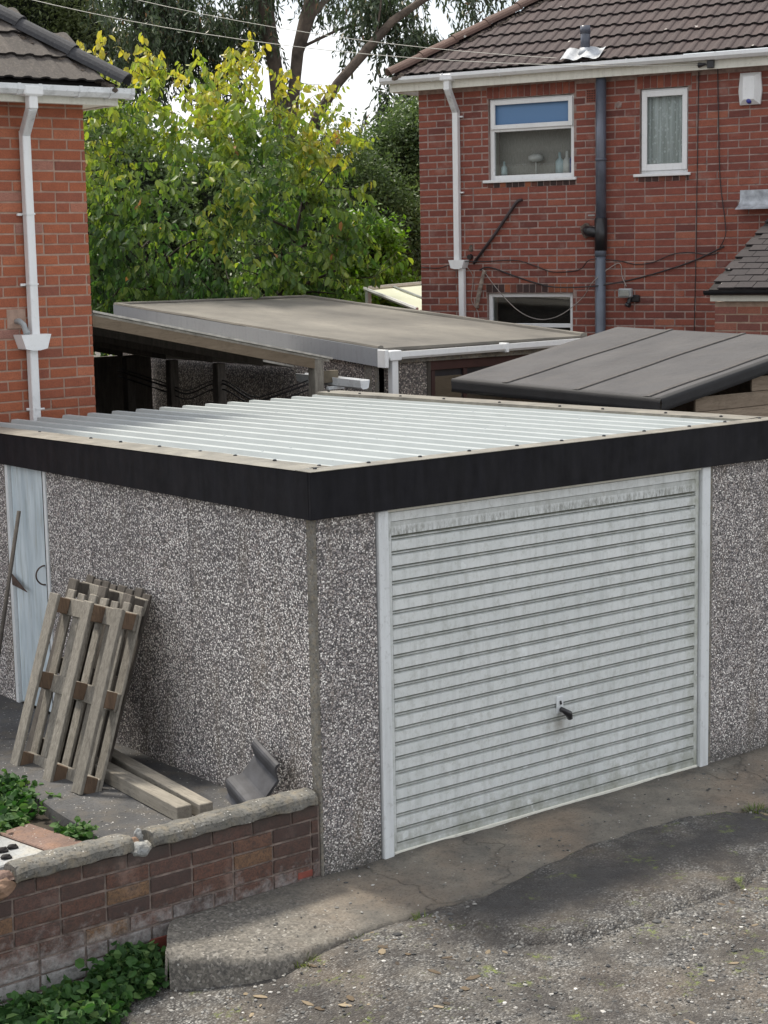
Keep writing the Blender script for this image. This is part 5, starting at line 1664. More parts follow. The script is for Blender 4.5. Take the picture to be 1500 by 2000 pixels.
kerb(Vector((BX0, BY1 - .03, bz(BY1))), Vector((BX1, BY1 - .03, bz(BY1))), 0.07, 0.022)
# left fascia, two lengths with a lap
def slopebox(x0, x1, y0, y1, d0, d1, name, mat, parent):
    A = [Vector((x0, y0, bz(y0) - d0)), Vector((x1, y0, bz(y0) - d0)), Vector((x1, y0, bz(y0) - d1)), Vector((x0, y0, bz(y0) - d1))]
    B = [Vector((x0, y1, bz(y1) - d0)), Vector((x1, y1, bz(y1) - d0)), Vector((x1, y1, bz(y1) - d1)), Vector((x0, y1, bz(y1) - d1))]
    return MB().prism(None, A, B).build(name, mat, parent)
slopebox(BX0 - 0.024, BX0 - 0.004, BY0 - 0.05, BY0 + 2.0, 0.155, 0.0, 'fascia_board', MAT['grey_fascia'], bg)
slopebox(BX0 - 0.018, BX0 - 0.002, BY0 + 2.002, BY1, 0.155, 0.004, 'fascia_board', MAT['grey_fascia'], bg)
MB().box(F_b, BX0 - 0.02, BX1, 0.032, 0.050, bz(BY0) - 0.14, bz(BY0) - 0.032, 0.002).build('fascia_board', MAT['trim'], bg)
m = MB()
gp = [(0.052, 0.0), (0.15, 0.0)]
A = [F_b.P(BX0 + .02, b, c) for b, c in ((0.052, 2.185), (0.052, 2.135), (0.068, 2.125), (0.13, 2.125), (0.148, 2.145), (0.148, 2.190), (0.140, 2.190), (0.140, 2.150), (0.125, 2.133), (0.07, 2.133), (0.060, 2.140), (0.060, 2.185))]
B = [F_b.P(BX1 + .1, b, c) for b, c in ((0.052, 2.205), (0.052, 2.155), (0.068, 2.145), (0.13, 2.145), (0.148, 2.165), (0.148, 2.210), (0.140, 2.210), (0.140, 2.170), (0.125, 2.153), (0.07, 2.153), (0.060, 2.160), (0.060, 2.205))]
m.prism(None, A, B); m.build('gutter', MAT['upvc'], bg)
MB().box(F_b, BX0 - 0.03, BX0 + 0.012, 0.045, 0.155, 2.06, 2.215, 0.004).build('gutter_end', MAT['upvc'], bg)
MB().box(F_b, BX0 + 0.035, BX0 + 0.16, 0.05, 0.153, 2.118, 2.205, 0.006).build('gutter_outlet', MAT['upvc'], bg)
MB().box(F_b, BX0 + 1.38, BX0 + 1.41, 0.05, 0.156, 2.125, 2.21, 0.003).build('gutter_union', MAT['upvc'], bg)
parent_ex = (1, 0, 0)
sqpipe([(BX0 + 0.10, BY0 - 0.10, 2.14), (BX0 + 0.10, BY0 - 0.10, 0.1)], 0.068, 'downpipe', MAT['upvc'], bg)
MB().box(F_b, BX0 + 0.02, BX0 + 0.56, -0.06, 0.0, -0.1, 2.17).build('wall', MAT['dash_warm'], bg)
MB().box(F_b, BX0 - 0.0 + 0.56, BX0 + 0.60, -0.05, 0.012, -0.1, 2.10, 0.003).build('door_frame', MAT['wood_dark'], bg)
MB().box(F_b, BX0 + 0.60, BX1 - 0.1, -0.05, 0.008, 2.0, 2.15, 0.003).build('lintel', simple('dark_red_timber', (0.05, 0.018, 0.015), 0.7), bg)
gd = MB().box(F_b, BX0 + 0.60, BX1 - 0.12, -0.045, -0.03, -0.1, 2.0).build('garage_door', simple('dark_blue_black_panel', (0.02, 0.023, 0.032), 0.3, 0.4, 6), bg)
for a in (0.62, 1.00, 1.42, 1.84):
    MB().box(F_b, BX0 + a, BX0 + a + 0.045, -0.03, -0.008, -0.1, 1.999, 0.003).build('mullion', simple('dark_maroon_paint', (0.045, 0.018, 0.017), 0.6), gd)
    MB().box(F_b, BX0 + a + 0.05, BX0 + a + 0.37, -0.029, -0.024, 0.5, 1.94).build('pane', MAT['glass'], gd)
MB().box(F_b, BX1 - 0.12, BX1, -0.06, 0.0, -0.1, 2.15).build('wall', MAT['dash_warm'], bg)
SB = Fr((BX0 + 0.02, 0, 0), (0, 1, 0), (-1, 0, 0), (0, 0, 1))
m = MB(); A = [Vector((BX0 + 0.02, BY0 + .06, -.1)), Vector((BX0 + 0.08, BY0 + .06, -.1)), Vector((BX0 + 0.08, BY0 + .06, bz(BY0) - .05)), Vector((BX0 + 0.02, BY0 + .06, bz(BY0) - .05))]
B = [Vector((v.x, BY1 - .05, v.z if v.z < 0 else bz(BY1) - .05)) for v in A]
m.prism(None, A, B); m.build('wall', MAT['dash_warm'], bg)
MB().box(SB, BY0 + 0.0, BY0 + 0.06, -0.06, 0.003, -0.1, 2.17, 0.003).build('corner_trim', MAT['trim'], bg)
MB().box(SB, BY0 + 0.10, BY0 + 0.20, 0.0, 0.004, -0.1, 2.12, 0.002).build('corner_trim', MAT['trim'], bg)
m = MB(); A = [Vector((BX1 - 0.08, BY0 + .06, -.1)), Vector((BX1 - 0.02, BY0 + .06, -.1)), Vector((BX1 - 0.02, BY0 + .06, bz(BY0) - .05)), Vector((BX1 - 0.08, BY0 + .06, bz(BY0) - .05))]
B = [Vector((v.x, BY1 - .05, v.z if v.z < 0 else bz(BY1) - .05)) for v in A]
m.prism(None, A, B); m.build('wall', MAT['dash_warm'], bg)
MB().box(WF, BX0 + .08, BX1 - .08, BY1 - .11, BY1 - .05, -0.1, bz(BY1) - .05).build('wall', MAT['dash_warm'], bg)

# ------------------------------------------------------------------ lean-to shelter between house and garages
ln = thing('lean_to_shelter', 'dark open wooden lean-to with sloping roof between the left house and flat roofed garage', 'lean-to', (2.7, 6.2, 0))
LX0, LX1, LY0, LY1 = 1.535, 3.72, 4.90, 9.0
def lz(x): return 2.645 - (x - LX0) * (2.645 - 2.185) / (LX1 - LX0)
def slab(x0, x1, y0, y1, d0, d1, name, mat, seglen=None):
    A = [Vector((x0, y0, lz(x0) - d0)), Vector((x0, y1, lz(x0) - d0)), Vector((x0, y1, lz(x0) - d1)), Vector((x0, y0, lz(x0) - d1))]
    B = [Vector((x1, y0, lz(x1) - d0)), Vector((x1, y1, lz(x1) - d0)), Vector((x1, y1, lz(x1) - d1)), Vector((x1, y0, lz(x1) - d1))]
    return MB().prism(None, A, B).build(name, mat, ln)
slab(LX0, LX1 + 0.02, LY0 + 0.002, LY1, 0.022, 0.004, 'roof', MAT['wood_white'])
slab(LX0 + 0.004, LX1 + 0.03, LY0 - 0.03, LY0 + 0.06, 0.0, -0.016, 'edge_board', MAT['wood_white'])
slab(LX0 + 0.004, LX1 - 0.14, LY0 - 0.016, LY0 + 0.024, 0.105, 0.0225, 'rafter', MAT['wood_lean'])
for y in (5.7, 6.5, 7.3, 8.1):
    slab(LX0 + 0.004, LX1 - 0.1, y, y + 0.045, 0.11, 0.0225, 'rafter', MAT['wood_dark'])
def post(x, y, z1, w=0.095, mat='wood_grey'):
    MB().box(WF, x - w / 2, x + w / 2, y - w / 2, y + w / 2, -0.1, z1, 0.005).build('post', MAT[mat], ln)
post(3.62, 4.93, lz(3.62) - 0.024, 0.095)
post(3.62, 6.4, lz(3.62) - 0.11, 0.09, 'wood_dark'); post(3.62, 8.0, lz(3.62) - 0.11, 0.09, 'wood_dark'); post(2.7, 8.6, lz(2.7) - 0.11, 0.09, 'wood_dark'); post(2.0, 8.6, lz(2.0) - 0.11, 0.09, 'wood_dark')
post(3.62, 7.2, lz(3.62) - 0.11, 0.09, 'wood_dark')
MB().box(WF, 1.6, 3.55, 8.56, 8.64, 1.9, 2.02, 0.003).build('rail', MAT['wood_dark'], ln)
MB().box(WF, 1.54, 3.7, 8.96, 9.02, -0.1, 2.2).build('added_back_panel', MAT['wood_dark'], ln)  # added dark panel, hides bright ground behind and darkens the shelter
MB().box(WF, 3.702, 4.44, 8.96, 9.02, -0.1, 2.05).build('added_back_panel', MAT['wood_dark'], ln)
slab(LX1 + 0.022, 4.44, 6.4, LY1, 0.022, 0.004, 'roof', MAT['wood_white'])
MB().box(WF, 1.54, 1.60, 5.2, 8.95, -0.1, 2.5).build('added_side_panel', MAT['wood_dark'], ln)  # added dark side to keep the shelter interior dim
MB().box(Fr((3.668, 4.90, 0), (1, 0, 0), (0, 1, 0), (0, 0, 1)), 0.0, 0.16, 0.0, 0.05, 1.985, 2.085, 0.003).build('bracket_block', simple('olive_stained_timber', (0.12, 0.10, 0.07), 0.85, 0.3, 12), ln)
# gutter end under the low edge
gt = MB()
F_g = Fr((3.76, 4.52, 1.945), (0, 1, 0.02), (1, 0, 0), (0, 0, 1))
gt.ext(F_g, [(0.0, 0.075), (0.012, 0.012), (0.03, 0.0), (0.07, 0.0), (0.09, 0.012), (0.102, 0.075), (0.096, 0.075), (0.084, 0.016), (0.068, 0.006), (0.032, 0.006), (0.018, 0.016), (0.006, 0.075)], 0.0, 0.9)
gt.ext(F_g, [(0.003, 0.070), (0.014, 0.012), (0.03, 0.002), (0.07, 0.002), (0.088, 0.012), (0.099, 0.070)], 0.002, 0.008)
gt.build('gutter', MAT['upvc_dirty'], ln)
MB().box(WF, 3.70, 3.86, 4.86, 4.90, 1.93, 1.955, 0.002).build('gutter_bracket', MAT['upvc_dirty'], ln)
for k, (dz, r) in enumerate(((0.0, 0.012), (-0.05, 0.010), (0.03, 0.008))):
    cable('hose', [(3.58, 4.99, 1.98 + dz), (3.4, 5.3, 1.86 + dz), (3.62, 5.9, 1.80 + dz), (3.62, 6.4, 1.92 + dz), (3.6, 6.9, 1.80 + dz), (3.62, 7.3, 1.84 + dz), (3.5, 8.0, 1.97 + dz)], r, MAT['cable_dark'],
          ('thickest dark hose slung between the lean-to posts', 'lowest dark cable looped between the lean-to posts', 'thin uppermost dark cable slung between the lean-to posts')[k], 'hose')

# ------------------------------------------------------------------ felt roofed shed
sh = thing('garden_shed', 'wooden garden shed with sloping charcoal felt roof behind the garage', 'shed', (5.5, 3.1, 0))
SX0, SX1, SY0, SY1 = 4.56, 6.42, 1.97, 4.30
def sz(x, y): return 1.955 + (x - SX0) * 0.178 + (y - SY0) * 0.018
NX, NY = 24, 30
vs, fs = [], []
for j in range(NY + 1):
    y = lerp(SY0, SY1, j / NY)
    for i in range(NX + 1):
        x = lerp(SX0, SX1 + 0.1, i / NX)
        vs.append((x, y, sz(x, y) + 0.006 * mnoise.noise(Vector((x * 1.5, y * 1.5, 4)))))
for j in range(NY):
    for i in range(NX):
        fs.append((j * (NX + 1) + i, j * (NX + 1) + i + 1, (j + 1) * (NX + 1) + i + 1, (j + 1) * (NX + 1) + i))
m = MB(); m.add(vs, fs); sroof = m.build('roof', MAT['felt'], sh, smooth=True)
sm = sroof.modifiers.new('thickness', 'SOLIDIFY'); sm.thickness = 0.02; sm.offset = -1
def lap(y0):
    m = MB(); vs, fs = [], []
    for i in range(NX + 1):
        x = lerp(SX0 + 0.005, SX1 + 0.1, i / NX)
        k = 0.008 * mnoise.noise(Vector((x * 2.2, y0, 0)))
        z0 = sz(x, y0) + 0.006 * mnoise.noise(Vector((x * 1.5, y0 * 1.5, 4)))
        vs += [(x, y0 - 0.028 + k, z0 + 0.0025), (x, y0 - 0.024 + k, z0 + 0.010), (x, y0 + 0.028 + k, z0 + 0.007), (x, y0 + 0.034 + k, z0 + 0.0025)]
    for i in range(NX):
        for j in range(3): fs.append((i * 4 + j, (i + 1) * 4 + j, (i + 1) * 4 + j + 1, i * 4 + j + 1))
    m.add(vs, fs); m.build('felt_lap', MAT['felt_lap'], sroof)
lap(3.66); lap(2.86); lap(2.12)
# black felt edge, slightly rounded, on low side and front
def edge_roll(pts, dep, name='felt_edge', out=Vector((-1, 0, 0))):
    m = MB(); vs, fs = [], []
    n = len(pts)
    for i, p in enumerate(pts):
        w = 0.006 * mnoise.noise(p * 3.0)
        d = dep + 0.008 * mnoise.noise(p * 1.3 + Vector((9, 0, 0)))
        for (o_, z_) in ((-0.05, 0.003), (0.004, 0.003), (0.014, -0.005), (0.017, -0.03), (0.012, -d * 0.6), (0.017, -d * 0.86), (-0.01, -d * 0.86)):
            vs.append(p + out * (o_ + w) + Vector((0, 0, z_)))
    k = 7
    for i in range(n - 1):
        for j in range(k - 1): fs.append((i * k + j, (i + 1) * k + j, (i + 1) * k + j + 1, i * k + j + 1))
    m.add(vs, fs); m.build(name, MAT['felt_black'], sroof, smooth=True)
edge_roll([Vector((SX0, lerp(SY0 - 0.01, SY1, i / 30), sz(SX0, lerp(SY0, SY1, i / 30)))) for i in range(31)], 0.125)
edge_roll([Vector((lerp(SX0 - 0.01, SX1 + 0.1, i / 24), SY0, sz(lerp(SX0, SX1 + 0.1, i / 24), SY0))) for i in range(25)], 0.11, out=Vector((0, -1, 0)))
# boarded walls
for (y0_, lab) in ((SY0 + 0.07, 'front'),):
    k = 0
    z = 2.28
    while z > 0.1:
        xa = SX0 + 0.10
        zt_ = z
        # boards follow the level; the top ones start where the roof is high enough
        xs_ = max(xa, SX0 + (zt_ + 0.10 - 1.955) / 0.178 if zt_ + 0.10 > 1.955 else xa)
        if xs_ < SX1 - 0.1:
            MB().box(Fr((0, y0_, 0), (1, 0, 0), (0, -1, 0.1), (0, 0, 1)), xs_, SX1, -0.018, 0.0 + 0.004 * (k % 2), z - 0.115, z - 0.003, 0.003).build('cladding_board', MAT['wood_clad'], sh)
        z -= 0.115; k += 1
z = 1.93
while z > 0.1:
    MB().box(Fr((SX0 + 0.085, 0, 0), (0, 1, 0), (-1, 0, 0), (0, 0, 1)), SY0 + 0.10, SY1 - 0.08, -0.018, 0.0, z - 0.115, z - 0.003, 0.003).build('cladding_board', MAT['wood_clad'], sh)
    z -= 0.115
MB().box(WF, SX0 + 0.12, SX1, SY1 - 0.1, SY1 - 0.08, -0.1, 1.95).build('cladding_board', MAT['wood_clad'], sh)
MB().box(WF, SX1 - 0.02, SX1, SY0 + 0.1, SY1 - 0.1, -0.1, 2.2).build('cladding_board', MAT['wood_clad'], sh)

# ------------------------------------------------------------------ glazed lean-to beyond
cv = thing('glazed_canopy', 'pale translucent glazed canopy roof beside the far corner of the red house', 'canopy', (9.4, 10.4, 0))
A_, B_, C2, D2 = Vector((8.86, 11.05, 2.575)), Vector((10.6, 10.9, 2.66)), Vector((10.6, 9.9, 2.40)), Vector((8.83, 9.95, 2.33))
# keep clear of the house side wall by ending at it
m = MB(); m.add([A_, B_, C2, D2], [(0, 1, 2, 3)]); o = m.build('glazing', MAT['polycarb'], cv)
sm = o.modifiers.new('thickness', 'SOLIDIFY'); sm.thickness = 0.016
for t in (0.0, 0.25, 0.5, 0.75, 1.0):
    p, q = A_.lerp(B_, t), D2.lerp(C2, t)
    MB().tube([p + Vector((0, 0, .014)), q + Vector((0, 0, .014))], 0.013 if 0 < t < 1 else 0.025, 6).build('glazing_bar', MAT['upvc'] if t in (0, 1) else MAT['grey_pipe'], cv)
MB().tube([A_ + Vector((0, 0, .01)), B_ + Vector((0, 0, .01))], 0.032, 6).build('ridge_bar', MAT['cream'], cv)
MB().box(WF, 8.84, 8.90, 9.95, 10.01, -0.2, 2.32, 0.003).build('post', MAT['upvc'], cv)
MB().box(WF, 8.84, 8.90, 10.95, 11.01, -0.2, 2.55, 0.003).build('post', MAT['upvc'], cv)

# ------------------------------------------------------------------ foliage
def leaves(name, parent, P, D, S, tint, mat, wide=0.5, kind='oval', stuff=True, fold=0.18):
    """P base positions (N,3), D unit directions base->tip, S lengths, tint 0..1"""
    N = len(P)
    o0 = np.array(ORG[parent.name]) if parent is not None else np.zeros(3)
    rv = RNG.normal(size=(N, 3))
    W = np.cross(D, rv); W /= np.linalg.norm(W, axis=1)[:, None] + 1e-9
    Nn = np.cross(W, D)
    S = S[:, None]
    if kind == 'oval':
        loc = [(0, 0, 0), (0.28, -0.42, 0.6), (0.68, -0.36, 0.6), (1.0, 0, -0.25), (0.68, 0.36, 0.6), (0.28, 0.42, 0.6)]
        faces = [(0, 3, 2, 1), (0, 5, 4, 3)]
        k = 6
    else:
        loc = [(0, 0, 0), (0.45, -0.5, 0.6), (1.0, 0, -0.3), (0.45, 0.5, 0.6)]
        faces = [(0, 2, 1), (0, 3, 2)]
        k = 4
    V = np.empty((N, k, 3))
    for i, (l, w, h) in enumerate(loc):
        V[:, i] = P + D * S * l + W * S * w * wide * 2 * 0.5 * 2 * 0.5 * 1.15 + Nn * S * h * fold
    V -= o0
    nf = len(faces)
    fl = len(faces[0])
    idx = (np.arange(N)[:, None, None] * k + np.array(faces)[None]).reshape(-1)
    me = bpy.data.meshes.new(name)
    me.vertices.add(N * k); me.vertices.foreach_set('co', V.reshape(-1).astype(np.float32))
    me.loops.add(len(idx)); me.loops.foreach_set('vertex_index', idx.astype(np.int32))
    me.polygons.add(N * nf)
    me.polygons.foreach_set('loop_start', (np.arange(N * nf) * fl).astype(np.int32))
    me.polygons.foreach_set('loop_total', np.full(N * nf, fl, dtype=np.int32))
    me.update(calc_edges=True)
    at = me.attributes.new('rnd', 'FLOAT', 'POINT')
    at.data.foreach_set('value', np.repeat(np.clip(tint, 0, 1), k).astype(np.float32))
    me.materials.append(mat)
    o = bpy.data.objects.new(name, me); COL.objects.link(o)
    if parent is not None: o.parent = parent
    if stuff: o['kind'] = 'stuff'
    return o
def unit(a): return a / (np.linalg.norm(a, axis=-1, keepdims=True) + 1e-9)
def leaf_unit(mat, wide=0.5, fold=0.18):
    loc = [(0, 0, 0), (0.28, -0.42, 0.6), (0.68, -0.36, 0.6), (1.0, 0, -0.25), (0.68, 0.36, 0.6), (0.28, 0.42, 0.6)]
    me = bpy.data.meshes.new('leaf'); me.from_pydata([(l, w * wide * 1.15, h * fold) for l, w, h in loc], [], [(0, 3, 2, 1), (0, 5, 4, 3)]); me.materials.append(mat); return me
def leaf_objects(parent, me, P, D, S):
    for p, d, s_ in zip(P, D, S):
        d = Vector(d); w = d.cross(Vector(RNG.normal(size=3))).normalized(); n = w.cross(d)
        put('leaf', me, parent, fmat(Vector(p), d * s_, w * s_, n * s_))

def branch_path(p, d, length, n, bend, droop, rg):
    pts = [p.copy()]
    d = d.normalized()
    for i in range(n):
        d = (d + Vector(rg.normal(size=3)) * bend + Vector((0, 0, -droop))).normalized()
        p = p + d * (length / n)
        pts.append(p.copy())
    return pts, d

# --- the cherry tree behind the flat roofed garage
def cherry():
    rg = np.random.default_rng(5)
    t = thing('cherry_tree', 'broad cherry tree with drooping green leaves, yellower on top', 'tree', (6.85, 11.7, -0.2))
    tr = MB(); br = MB()
    base = Vector((6.85, 11.7, -0.2))
    tp, _ = branch_path(base, Vector((0.02, -0.06, 1)), 2.0, 5, 0.04, 0, rg)
    tr.tube(tp, [0.16, 0.14, 0.13, 0.125, 0.12, 0.115], 10)
    trunk = tr.build('trunk', MAT['bark_dark'], t, smooth=True)
    top = tp[-1]
    LP, LD = [], []
    C = Vector((6.55, 11.1, 3.50)); R = Vector((2.35, 1.7, 2.12))
    def inside(p, k=1.0):
        q = Vector(((p.x - C.x) / R.x, (p.y - C.y) / R.y, (p.z - C.z) / R.z))
        return q.length < k * (1 + 0.16 * mnoise.noise(p * 1.1))
    limbs = []
    for i in range(15):
        az = 2 * PI * i / 15 + rg.uniform(-.3, .3)
        el = rg.uniform(0.25, 1.35)
        d = Vector((math.cos(az) * math.cos(el), math.sin(az) * math.cos(el), math.sin(el)))
        L_ = rg.uniform(1.7, 2.6)
        s_ = tp[3].lerp(top, rg.uniform(0, 1))
        pts, dd = branch_path(s_, d, L_, 9, 0.13, -0.02, rg)
        pts = [q for q in pts if inside(q, 0.98)]
        if len(pts) < 3: continue
        br.tube(pts, [lerp(0.06, 0.014, k / (len(pts) - 1)) for k in range(len(pts))], 6)
        limbs.append(pts)
    twigs = []
    subs = []
    for pts in limbs:
        for k in range(10):
            j = rg.integers(1, len(pts) - 1) if len(pts) > 3 else 1
            s_ = pts[j].lerp(pts[j + 1], rg.uniform(0, 1))
            dv = (pts[j + 1] - pts[j]).normalized()
            d = (dv * 0.5 + Vector(rg.normal(size=3)) * 0.7 + (s_ - C) * 0.25 + Vector((0, 0, 0.1))).normalized()
            p2, dd = branch_path(s_, d, rg.uniform(0.7, 1.3), 6, 0.16, 0.03, rg)
            p2 = [q for q in p2 if inside(q, 1.0)]
            if len(p2) < 3: continue
            br.tube(p2, [lerp(0.018, 0.005, q / (len(p2) - 1)) for q in range(len(p2))], 5, cap=False)
            subs.append(p2)
    for p2 in subs:
        for k in range(9):
            j = rg.integers(0, len(p2) - 1)
            s_ = p2[j].lerp(p2[j + 1], rg.uniform(0, 1))
            d = ((p2[j + 1] - p2[j]).normalized() * 0.5 + Vector(rg.normal(size=3)) * 0.6 + (s_ - C) * 0.2).normalized()
            p3, dd = branch_path(s_, d, rg.uniform(0.30, 0.62), 5, 0.15, 0.10, rg)
            if not inside(p3[-1], 1.04): continue
            br.tube([p3[0], p3[2], p3[-1]], [0.004, 0.003, 0.002], 3, cap=False)
            twigs.append(p3)
    for i in range(1900):
        v = rg.normal(size=3); v /= np.linalg.norm(v)
        k = rg.uniform(0.35, 1.0) ** 0.6
        q = C + Vector((v[0] * R.x, v[1] * R.y, v[2] * R.z)) * k
        if mnoise.noise(q * 1.5 + Vector((5, 0, 0))) < -0.06 or not inside(q, 1.0): continue
        if q.y > C.y + 0.7: continue
        d = (Vector((v[0], v[1], v[2] * 0.6)) + Vector(rg.normal(size=3)) * 0.4).normalized()
        p3, dd = branch_path(q - d * 0.25, d, rg.uniform(0.35, 0.6), 5, 0.15, 0.09, rg)
        br.tube([p3[0], p3[2], p3[-1]], [0.004, 0.003, 0.002], 3, cap=False)
        twigs.append(p3)
    # a few whippy shoots standing out of the crown top and side
    for (x, y, z) in ((6.5, 10.9, 5.35), (6.0, 11.2, 5.3), (6.9, 10.9, 5.2), (7.4, 10.6, 4.9), (5.3, 11.1, 5.2), (5.1, 11.1, 5.5), (8.1, 10.3, 3.7), (8.2, 10.0, 3.1), (7.7, 10.5, 4.6), (5.8, 11, 5.5)):
        for k in range(4):
            p3, dd = branch_path(Vector((x, y, z - 0.35)), Vector((rg.normal() * .8, rg.normal() * .5, 0.7 if z > 4.5 else 0.2)), 0.5, 5, 0.15, 0.05, rg)
            br.tube(p3, [0.006, 0.005, 0.004, 0.004, 0.003, 0.002], 3, cap=False)
            twigs.append(p3)
    bo = br.build('branches', MAT['bark_dark'], trunk, smooth=True, recalc=False)
    P, D = [], []
    for p3 in twigs:
        n = 13
        for k in range(n):
            u = (k + 0.5) / n * (len(p3) - 1)
            j = int(u); q = p3[j].lerp(p3[min(j + 1, len(p3) - 1)], u - j)
            P.append(q); 
            d = Vector((rg.normal() * 0.55, rg.normal() * 0.55, -1.0 + rg.normal() * 0.35)) + (q - C) * 0.10
            D.append(d.normalized())
    P = np.array([tuple(q) for q in P]); D = np.array([tuple(q) for q in D])
    N = len(P)
    # autumn yellow with sunlight painted in: paler with height and outwards, noise per branch
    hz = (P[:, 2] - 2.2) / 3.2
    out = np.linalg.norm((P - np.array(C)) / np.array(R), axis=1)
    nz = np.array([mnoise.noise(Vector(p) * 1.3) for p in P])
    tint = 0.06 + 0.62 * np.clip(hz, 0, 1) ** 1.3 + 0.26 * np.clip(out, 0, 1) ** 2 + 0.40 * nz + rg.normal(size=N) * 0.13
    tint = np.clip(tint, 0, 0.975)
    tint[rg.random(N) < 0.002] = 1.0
    S = rg.uniform(0.065, 0.145, N)
    # the 300 leaves nearest the viewer in the middle of the crown are single objects
    foc = np.array([6.0, 9.6, 3.4])
    near = np.argsort(np.linalg.norm(P - foc, axis=1))
    sel = near[:300]; rest = near[300:]
    lu = leaf_unit(MAT['cherry_o'])
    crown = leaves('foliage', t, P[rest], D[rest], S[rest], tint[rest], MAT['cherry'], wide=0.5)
    crown.name = 'crown'
    leaf_objects(t, lu, P[sel], D[sel], S[sel])
    return N
ncherry = cherry()

# --- tall narrow-leaved tree behind (drooping sprays, forked trunks)
def strands(clumps, rg, dens, leaf=(0.09, 0.16), length=(0.3, 0.9), step=0.05, tri=True):
    P, D = [], []
    twig = []
    for (c, r, k) in clumps:
        n = int(dens * k * r[0] * r[1] * r[2])
        for i in range(n):
            v = rg.normal(size=3); v /= np.linalg.norm(v); rad = rg.random() ** 0.45
            p = np.array(c) + v * rad * np.array(r)
            if mnoise.noise(Vector(p) * 1.2) < -0.10 + 0.2 * rg.random(): continue
            L_ = rg.uniform(*length)
            d = np.array([rg.normal() * .35, rg.normal() * .35, -0.6])
            d /= np.linalg.norm(d)
            q = p.copy(); m_ = int(L_ / step)
            pts = [tuple(q)]
            for j in range(m_):
                d = d + np.array([rg.normal() * .06, rg.normal() * .06, -0.07]); d /= np.linalg.norm(d)
                q = q + d * step
                P.append(q + rg.normal(size=3) * 0.012)
                ld = d * 0.7 + rg.normal(size=3) * 0.45 + np.array([0, 0, -0.35])
                D.append(ld / np.linalg.norm(ld))
            pts.append(tuple(p + (q - p) * 0.5)); pts.append(tuple(q))
            twig.append(pts)
    return np.array(P), np.array(D), twig
CP = np.array(CAM)
Rm = np.array([[r2.x, r2.y, r2.z], [u2.x, u2.y, u2.z], [fw.x, fw.y, fw.z]])
def vis(pts):
    q = (pts - CP) @ Rm.T
    u = 750 + 3383.5 * q[:, 0] / q[:, 2]; v = 1000 - 3383.5 * q[:, 1] / q[:, 2]
    return u, v

